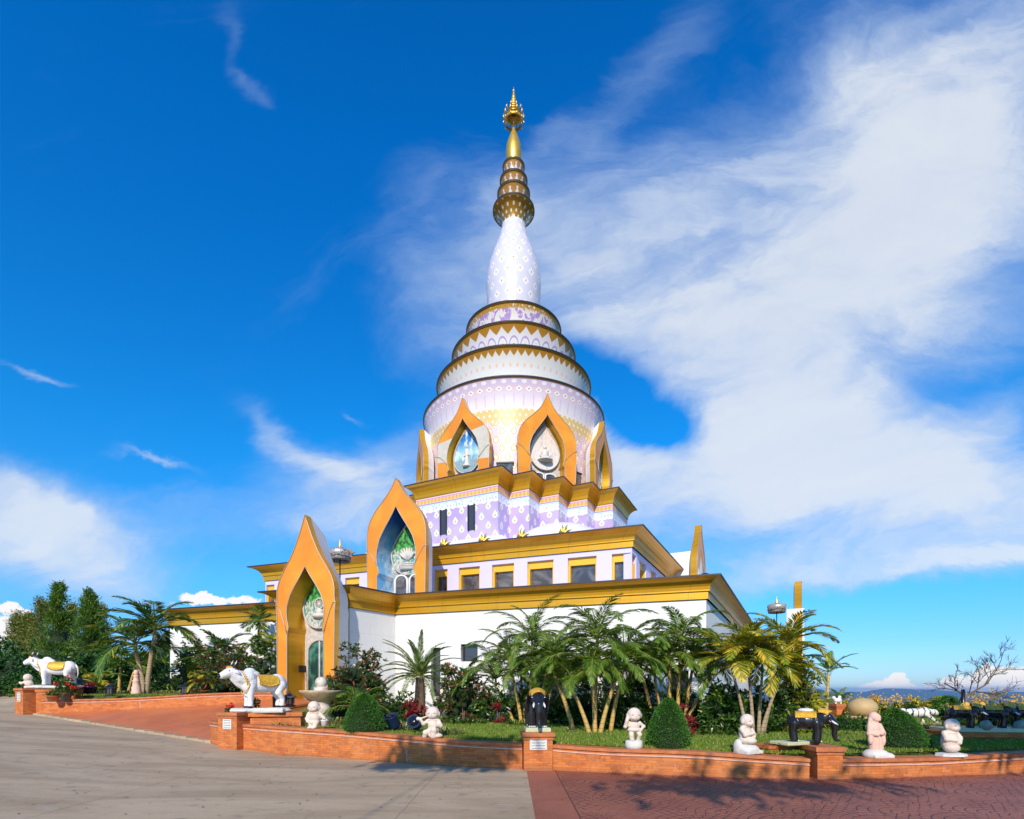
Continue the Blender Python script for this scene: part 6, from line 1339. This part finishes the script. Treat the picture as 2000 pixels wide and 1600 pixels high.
# child-monk statues on the wall
def monk(px,Y,zb,s,label,pose,rz=0,mt='cream_stone',base=None):
    r=empty('monk_statue',G(px,Y,zb),rz,label=label,cat='statue',group='small stone figures along the garden wall'); r.scale=(s,s,s); z=base or 0
    hd=(0,-.02,z+.50); bp=[]
    if pose=='bucket':
        bp=[('e',(0,0,z+.25),(.125,.10,.15)),('e',(0,0,z+.15),(.13,.11,.08)),('c',[(-.06,-.02,z+.14),(-.07,-.03,z+.03)],[.065,.055]),('c',[(.06,-.04,z+.13),(.04,-.07,z+.03)],[.065,.05]),('e',(-.08,-.06,z+.02),(.06,.08,.03)),('e',(.03,-.09,z+.02),(.06,.08,.03)),
            ('c',[(-.12,0,z+.34),(-.17,-.01,z+.22),(-.13,-.05,z+.16)],[.05,.048,.04]),('c',[(.11,.02,z+.35),(.19,.02,z+.27),(.25,-.01,z+.23)],[.05,.045,.035]),('e',(0,0,z+.37),(.13,.09,.05))]
    elif pose=='kneel':
        bp=[('e',(0,0,z+.26),(.11,.10,.14)),('e',(0,0,z+.14),(.13,.12,.09)),('c',[(-.07,-.02,z+.12),(-.14,-.08,z+.10),(-.16,-.05,z+.03)],[.07,.06,.055]),('c',[(.07,-.04,z+.14),(.05,-.14,z+.16),(.03,-.10,z+.03)],[.07,.065,.07]),('e',(.06,-.04,z+.04),(.15,.12,.06)),
            ('c',[(-.10,0,z+.34),(-.19,-.05,z+.28),(-.26,-.06,z+.38),(-.30,-.06,z+.38)],[.045,.045,.035,.04]),('c',[(.11,0,z+.33),(.17,-.04,z+.24),(.06,-.12,z+.25)],[.05,.05,.038]),('c',[(-.26,-.06,z+.38),(-.05,-.08,z+.45)],[.018,.015]),('e',(0,0,z+.36),(.12,.09,.05))]
    elif pose=='ear':
        bp=[('e',(0,0,z+.27),(.11,.09,.11)),('e',(0,-.01,z+.21),(.13,.10,.05)),('c',[(-.05,0,z+.2),(-.06,-.05,z+.11),(-.05,-.05,z+.02)],[.055,.05,.045]),('c',[(.05,0,z+.2),(.10,-.06,z+.12),(.08,.0,z+.02)],[.055,.045,.04]),('e',(-.05,-.08,z+.015),(.04,.06,.02)),
            ('c',[(-.10,0,z+.34),(-.17,-.02,z+.27),(-.15,-.06,z+.38),(-.13,-.05,z+.44)],[.042,.04,.035,.038]),('c',[(.10,0,z+.34),(.19,0,z+.27),(.11,-.05,z+.20)],[.042,.038,.034])]
    elif pose=='seat':
        bp=[('e',(0,.02,z+.25),(.135,.12,.16)),('e',(0,0,z+.12),(.15,.15,.10)),('e',(.03,-.08,z+.10),(.13,.11,.07)),('c',[(-.12,0,z+.33),(-.12,-.08,z+.22),(.04,-.14,z+.26)],[.055,.05,.04]),('c',[(.12,0,z+.33),(.15,-.06,z+.22),(.06,-.13,z+.18)],[.055,.05,.04]),('e',(0,.01,z+.38),(.12,.10,.05))]
    elif pose=='robe':
        hd=(.02,-.01,z+.60); bp=[('c',[(0,0,z+.02),(0,0,z+.22),(-.01,0,z+.40),(0,0,z+.50)],[.105,.10,.10,.06]),('c',[(.06,-.02,z+.02),(.05,0,z+.25)],[.09,.09]),('c',[(-.10,0,z+.45),(-.13,-.02,z+.30),(-.04,-.11,z+.29)],[.05,.055,.04]),('c',[(.10,0,z+.45),(.15,-.03,z+.30),(.04,-.12,z+.31)],[.05,.055,.04]),('e',(-.12,-.04,z+.20),(.05,.05,.10)),('e',(.15,-.03,z+.18),(.05,.05,.12))]
    elif pose=='round':
        hd=(.02,-.02,z+.53); bp=[('e',(0,0,z+.22),(.16,.14,.22)),('e',(0,0,z+.38),(.14,.11,.07)),('e',(0,-.03,z+.10),(.15,.13,.10)),('c',[(-.13,0,z+.38),(-.15,-.06,z+.27),(-.02,-.14,z+.25)],[.055,.055,.04]),('c',[(.13,0,z+.38),(.16,-.06,z+.28),(.06,-.14,z+.20)],[.055,.055,.04])]
    bp.append(('c',[(hd[0],0,hd[2]-.14),(hd[0],0,hd[2]-.06)],[.055,.055])); q=.135 if pose not in ('robe',) else .085
    bp+= [('e',hd,(q,q*.97,q*.98)),('e',(hd[0],hd[1]-q*.35,hd[2]-q*.38),(q*.78,q*.68,q*.52)),('e',(hd[0],hd[1]-q*.97,hd[2]-q*.18),(q*.14,q*.14,q*.16))]
    for sx_ in (-1,1): bp+= [('e',(hd[0]+sx_*q*.99,hd[1],hd[2]-q*.15),(q*.14,q*.24,q*.34))]
    if pose=='robe': bp+= [('e',(hd[0]-.02,hd[1]+.03,hd[2]+.02),(q*1.12,q*1.1,q*1.05)),('c',[(-.07,.02,hd[2]-.02),(-.10,.02,hd[2]-.14)],[.04,.03])]
    b=blob('body',bp,MT[mt],r,vox=.009,sm=2)
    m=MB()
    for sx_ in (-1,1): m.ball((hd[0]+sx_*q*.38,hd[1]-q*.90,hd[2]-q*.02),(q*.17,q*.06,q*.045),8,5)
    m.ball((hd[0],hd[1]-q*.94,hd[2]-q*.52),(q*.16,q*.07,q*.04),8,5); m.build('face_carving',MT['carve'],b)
    if pose=='bucket':
        m=MB(); m.lathe([(0,0),(.07,0),(.085,.12),(.092,.125),(.092,.14),(.07,.14),(.065,.10),(0,.10)],18,(.25,-.01,z+.06)); m.tube([(.17,-.01,z+.18),(.25,-.01,z+.25),(.33,-.01,z+.18)],.01,5); m.build('bucket',MT['white_gloss'],r)
    if pose in ('ear',): m=MB(); m.lathe([(0,-z),(.155,-z),(.165,-z*.6),(.16,0),(.14,.012),(0,.012)],24,(0,0,z),squash=(1,.85)); m.build('base',MT['rock'],r)
    if pose in ('seat',): blob('base',[('e',(.02,-.02,z*.55),(.24,.2,z*.75)),('b',(.03,-.03,z*.25),(.46,.34,z*.5)),('e',(-.17,.05,z*.9),(.07,.1,.16))],MT['rock'],r,.02,4)
    if pose in ('robe',): blob('base',[('e',(.02,-.0,z*.35),(.24,.2,z*.80)),('b',(.06,-.02,z*.2),(.42,.34,z*.4)),('e',(.2,-.05,.04),(.14,.12,.06))],MT['rock'],r,.02,3)
    if pose in ('round',): m=MB(); m.lathe([(0,-z),(.30,-z),(.28,-z*.3),(.18,0),(0,.0)],9,(.02,0,z),sm=False,squash=(1,.8)); m.build('base',MT['rock'],r)
    return r
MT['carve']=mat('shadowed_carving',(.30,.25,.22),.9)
monk(614,12.98,.665,1.06,'bald stone child monk carrying a small bucket on the wall top','bucket',-.1)
monk(846,11.50,.58,1.06,'bald stone child monk kneeling and blowing a pipe left of the middle pier','kneel',-.1)
monk(1238,10.32,.465,1.02,'stone child monk with raised hand at ear standing on a round grey base','ear',.05,base=.15)
monk(1457,9.88,.425,.94,'stone child monk seated on a rock with folded arms, looking right','seat',R(28),base=.15)
monk(1708,9.85,.355,.98,'pink sandstone robed girl standing on a grey rock','robe',.15,'pink_stone',base=.15)
monk(1855,10.1,.355,.98,'shaded stout grey stone figure on a faceted slab near the long plinth','round',.2,'grey_stone' if 'grey_stone' in MT else 'cream_stone',base=.06)
# egg bowl
Eg=G(1686,15.6,.62); e=empty('egg_sculpture',Eg,label='large tan stone egg lying in a shallow stone dish above the clipped hedge',cat='sculpture')
MT['tan']=mat('tan_stone',rough=.6,build=mottled((.52,.36,.17),.10,4,(.38,.27,.14),2)); 
m=MB(); m.lathe([(0,.0),(.35,.02),(.58,.12),(.62,.2),(.60,.24),(.5,.22),(0,.2)],36); m.build('dish',MT['tan'],e); m=MB(); m.ball((-.02,0,.46),(.40,.36,.29),32,20); m.build('egg',MT['tan'],e); m=MB(); m.ball((0,0,-.2),(.3,.3,.35),16,8); m.build('foot',MT['tan'],e)
# brick pillar with little white figure
Pp=Vector(G(1636,16.2,.40)); r=pier(Pp,.1,.26,.26,.78,'slender brick pillar carrying a small white figure beyond the side-facing elephant',group='brick pillars',cap=.04); 
blob('small_white_figure',[('e',(0,0,.10),(.13,.08,.07)),('e',(-.12,0,.17),(.06,.06,.06)),('c',[(.06,0,.08),(.10,0,0)],[.04,.03]),('c',[(-.06,0,.08),(-.06,0,0)],[.04,.03]),('e',(.06,0,.20),(.05,.05,.05))],MT['white_gloss'],None,.014,2,Pp+Vector((0,0,.79)),0,label='small white animal figure on top of the slender brick pillar',cat='figurine')
# tigers
def stripes(c,k):
    def f(t):
        v=t.co(); x,y,z=t.xyz(v)[:3]; n=t.noise(v,5,3,.6); s_=t.m('SINE',t.m('ADD',t.m('MULTIPLY',x,34.0),t.m('MULTIPLY',n,9.0))); return t.mix(t.ss(s_,.74,.86),c,k)
    return f
MT['tiger_white']=mat('white_tiger_paint',rough=.4,build=stripes((.76,.74,.70),(.03,.03,.035))); MT['tiger_gold']=mat('gold_tiger_paint',rough=.4,build=stripes((.80,.45,.05),(.10,.04,.01)))
def tiger(loc,rz,s,mt,label,group=None):
    bp=[('e',(0,0,.42),(.42,.14,.16)),('e',(.34,0,.45),(.18,.145,.18)),('e',(-.36,0,.42),(.2,.14,.17)),('c',[(.42,0,.48),(.58,0,.46)],[.12,.10]),('e',(.68,0,.44),(.12,.105,.11)),('e',(.78,0,.40),(.06,.06,.055)),('e',(.62,.08,.53),(.03,.03,.04)),('e',(.62,-.08,.53),(.03,.03,.04)),
        ('c',[(.36,-.09,.38),(.56,-.10,.22),(.76,-.10,.06)],[.085,.06,.05]),('c',[(.32,.09,.38),(.34,.09,.2),(.40,.09,.05)],[.08,.055,.05]),('c',[(-.40,-.09,.36),(-.30,-.1,.22),(-.42,-.1,.05)],[.10,.06,.05]),('c',[(-.42,.09,.36),(-.52,.09,.22),(-.62,.09,.05)],[.10,.06,.045]),('c',[(-.52,0,.46),(-.78,0,.34),(-.95,0,.42)],[.035,.03,.025])]
    r=empty('tiger_statue',loc,rz,label=label,cat='statue',group=group); r.scale=(s,s,s); blob('body',bp,MT[mt],r,.018,3)
    m=MB(); [m.ball((.745,sy*.055,.475),(.014,.012,.012),6,5) for sy in (-1,1)]; m.ball((.83,0,.405),(.014,.02,.014),6,5); m.build('face_markings',MT['black_gloss'],r)
tiger(G(1784,15.0,.62),-.1,.80,'tiger_white','striped white tiger statue stalking right above the dry grass')
for px,Y,z,l in ((1905,14.6,.83,'golden striped tiger statue behind the first elephants of the long plinth'),(1985,14.4,.83,'golden striped tiger statue behind the picture-edge elephants')):
    tiger(G(px,Y,z),.05,.75,'tiger_gold',l,'golden tiger statues')
for px in (1868,1940):
    bush(G(px,14.4,.7),(.35,.3,.55),'rounded green shrub between the golden tigers',leaf='topiary',n=1800,ll=.06,lw=.03,clump=18,group='rounded shrubs by the golden tigers')
for i,px in enumerate((1790,1812,1850)):
    pass
# arched topiary, small posts, pebble on lawn
lf=LF(); n=2600; a_=RG.uniform(0,math.pi,n); P=np.stack([np.cos(a_)*.42,0*a_,np.sin(a_)*.42+.35],1)+RG.normal(0,.055,(n,3)); lf.add(P,RG.normal(size=(n,3)),.07,.03); lf.build('arched_topiary',MT['topiary'],None,G(1851,17.2,.55),label='leafy green arch with yellow blossom left of the black post',cat='topiary')
e=empty('signal_lamp',G(1848,13.6,.55),label='small dark lamp on an orange brick stub beside the stout grey figure',cat='lamp'); brickbox('stub',[(0,0,-.1,.26,.13,.13)],e); m=MB(); m.box((0,0,.32),(.16,.14,.1),bev=.01); m.build('lamp_head',MT['black_paint'],e)
# black bin behind the bull
e=empty('dark_bin',G(540,15.6,1.03),label='small dark cylinder behind the rear legs of the nearer bull',cat='bin'); m=MB(); m.lathe([(0,0),(.10,0),(.11,.34),(.12,.35),(.12,.38),(0,.39)],18); m.build('drum_body',MT['black_paint'],e)
# fallen leaves on the road: loose litter nobody would count
lf=LF(); n=260; P=np.stack([RG.uniform(-9,8,n),RG.uniform(6.0,13,n),np.zeros(n)+.012],1); P[:,2]+=np.maximum(0,-P[:,0]-6)*.05; lf.add(P,np.stack([RG.normal(size=n),RG.normal(size=n),0*P[:,0]+.1],1),.045,.03,side=np.array([0,0,1.0])); lf.build('fallen_leaves',MT['litter'] if 'litter' in MT else foliage('dry_litter',(.12,.06,.02),(.22,.13,.05)),None,kind='stuff')
hz=MB().box((0,9000,-115),(30000,22000,360)).build('haze',None); hz.data.materials.clear()
hm=bpy.data.materials.new('blue_air'); hm.use_nodes=True; t=NT(hm.node_tree); v=t.n('ShaderNodeVolumePrincipled'); v.inputs['Color'].default_value=(.30,.60,1,1); v.inputs['Density'].default_value=.00006; v.inputs['Anisotropy'].default_value=.2
o=t.n('ShaderNodeOutputMaterial'); t.t.links.new(v.outputs[0],o.inputs['Volume']); hz.data.materials.append(hm); tag(hz,kind='stuff')
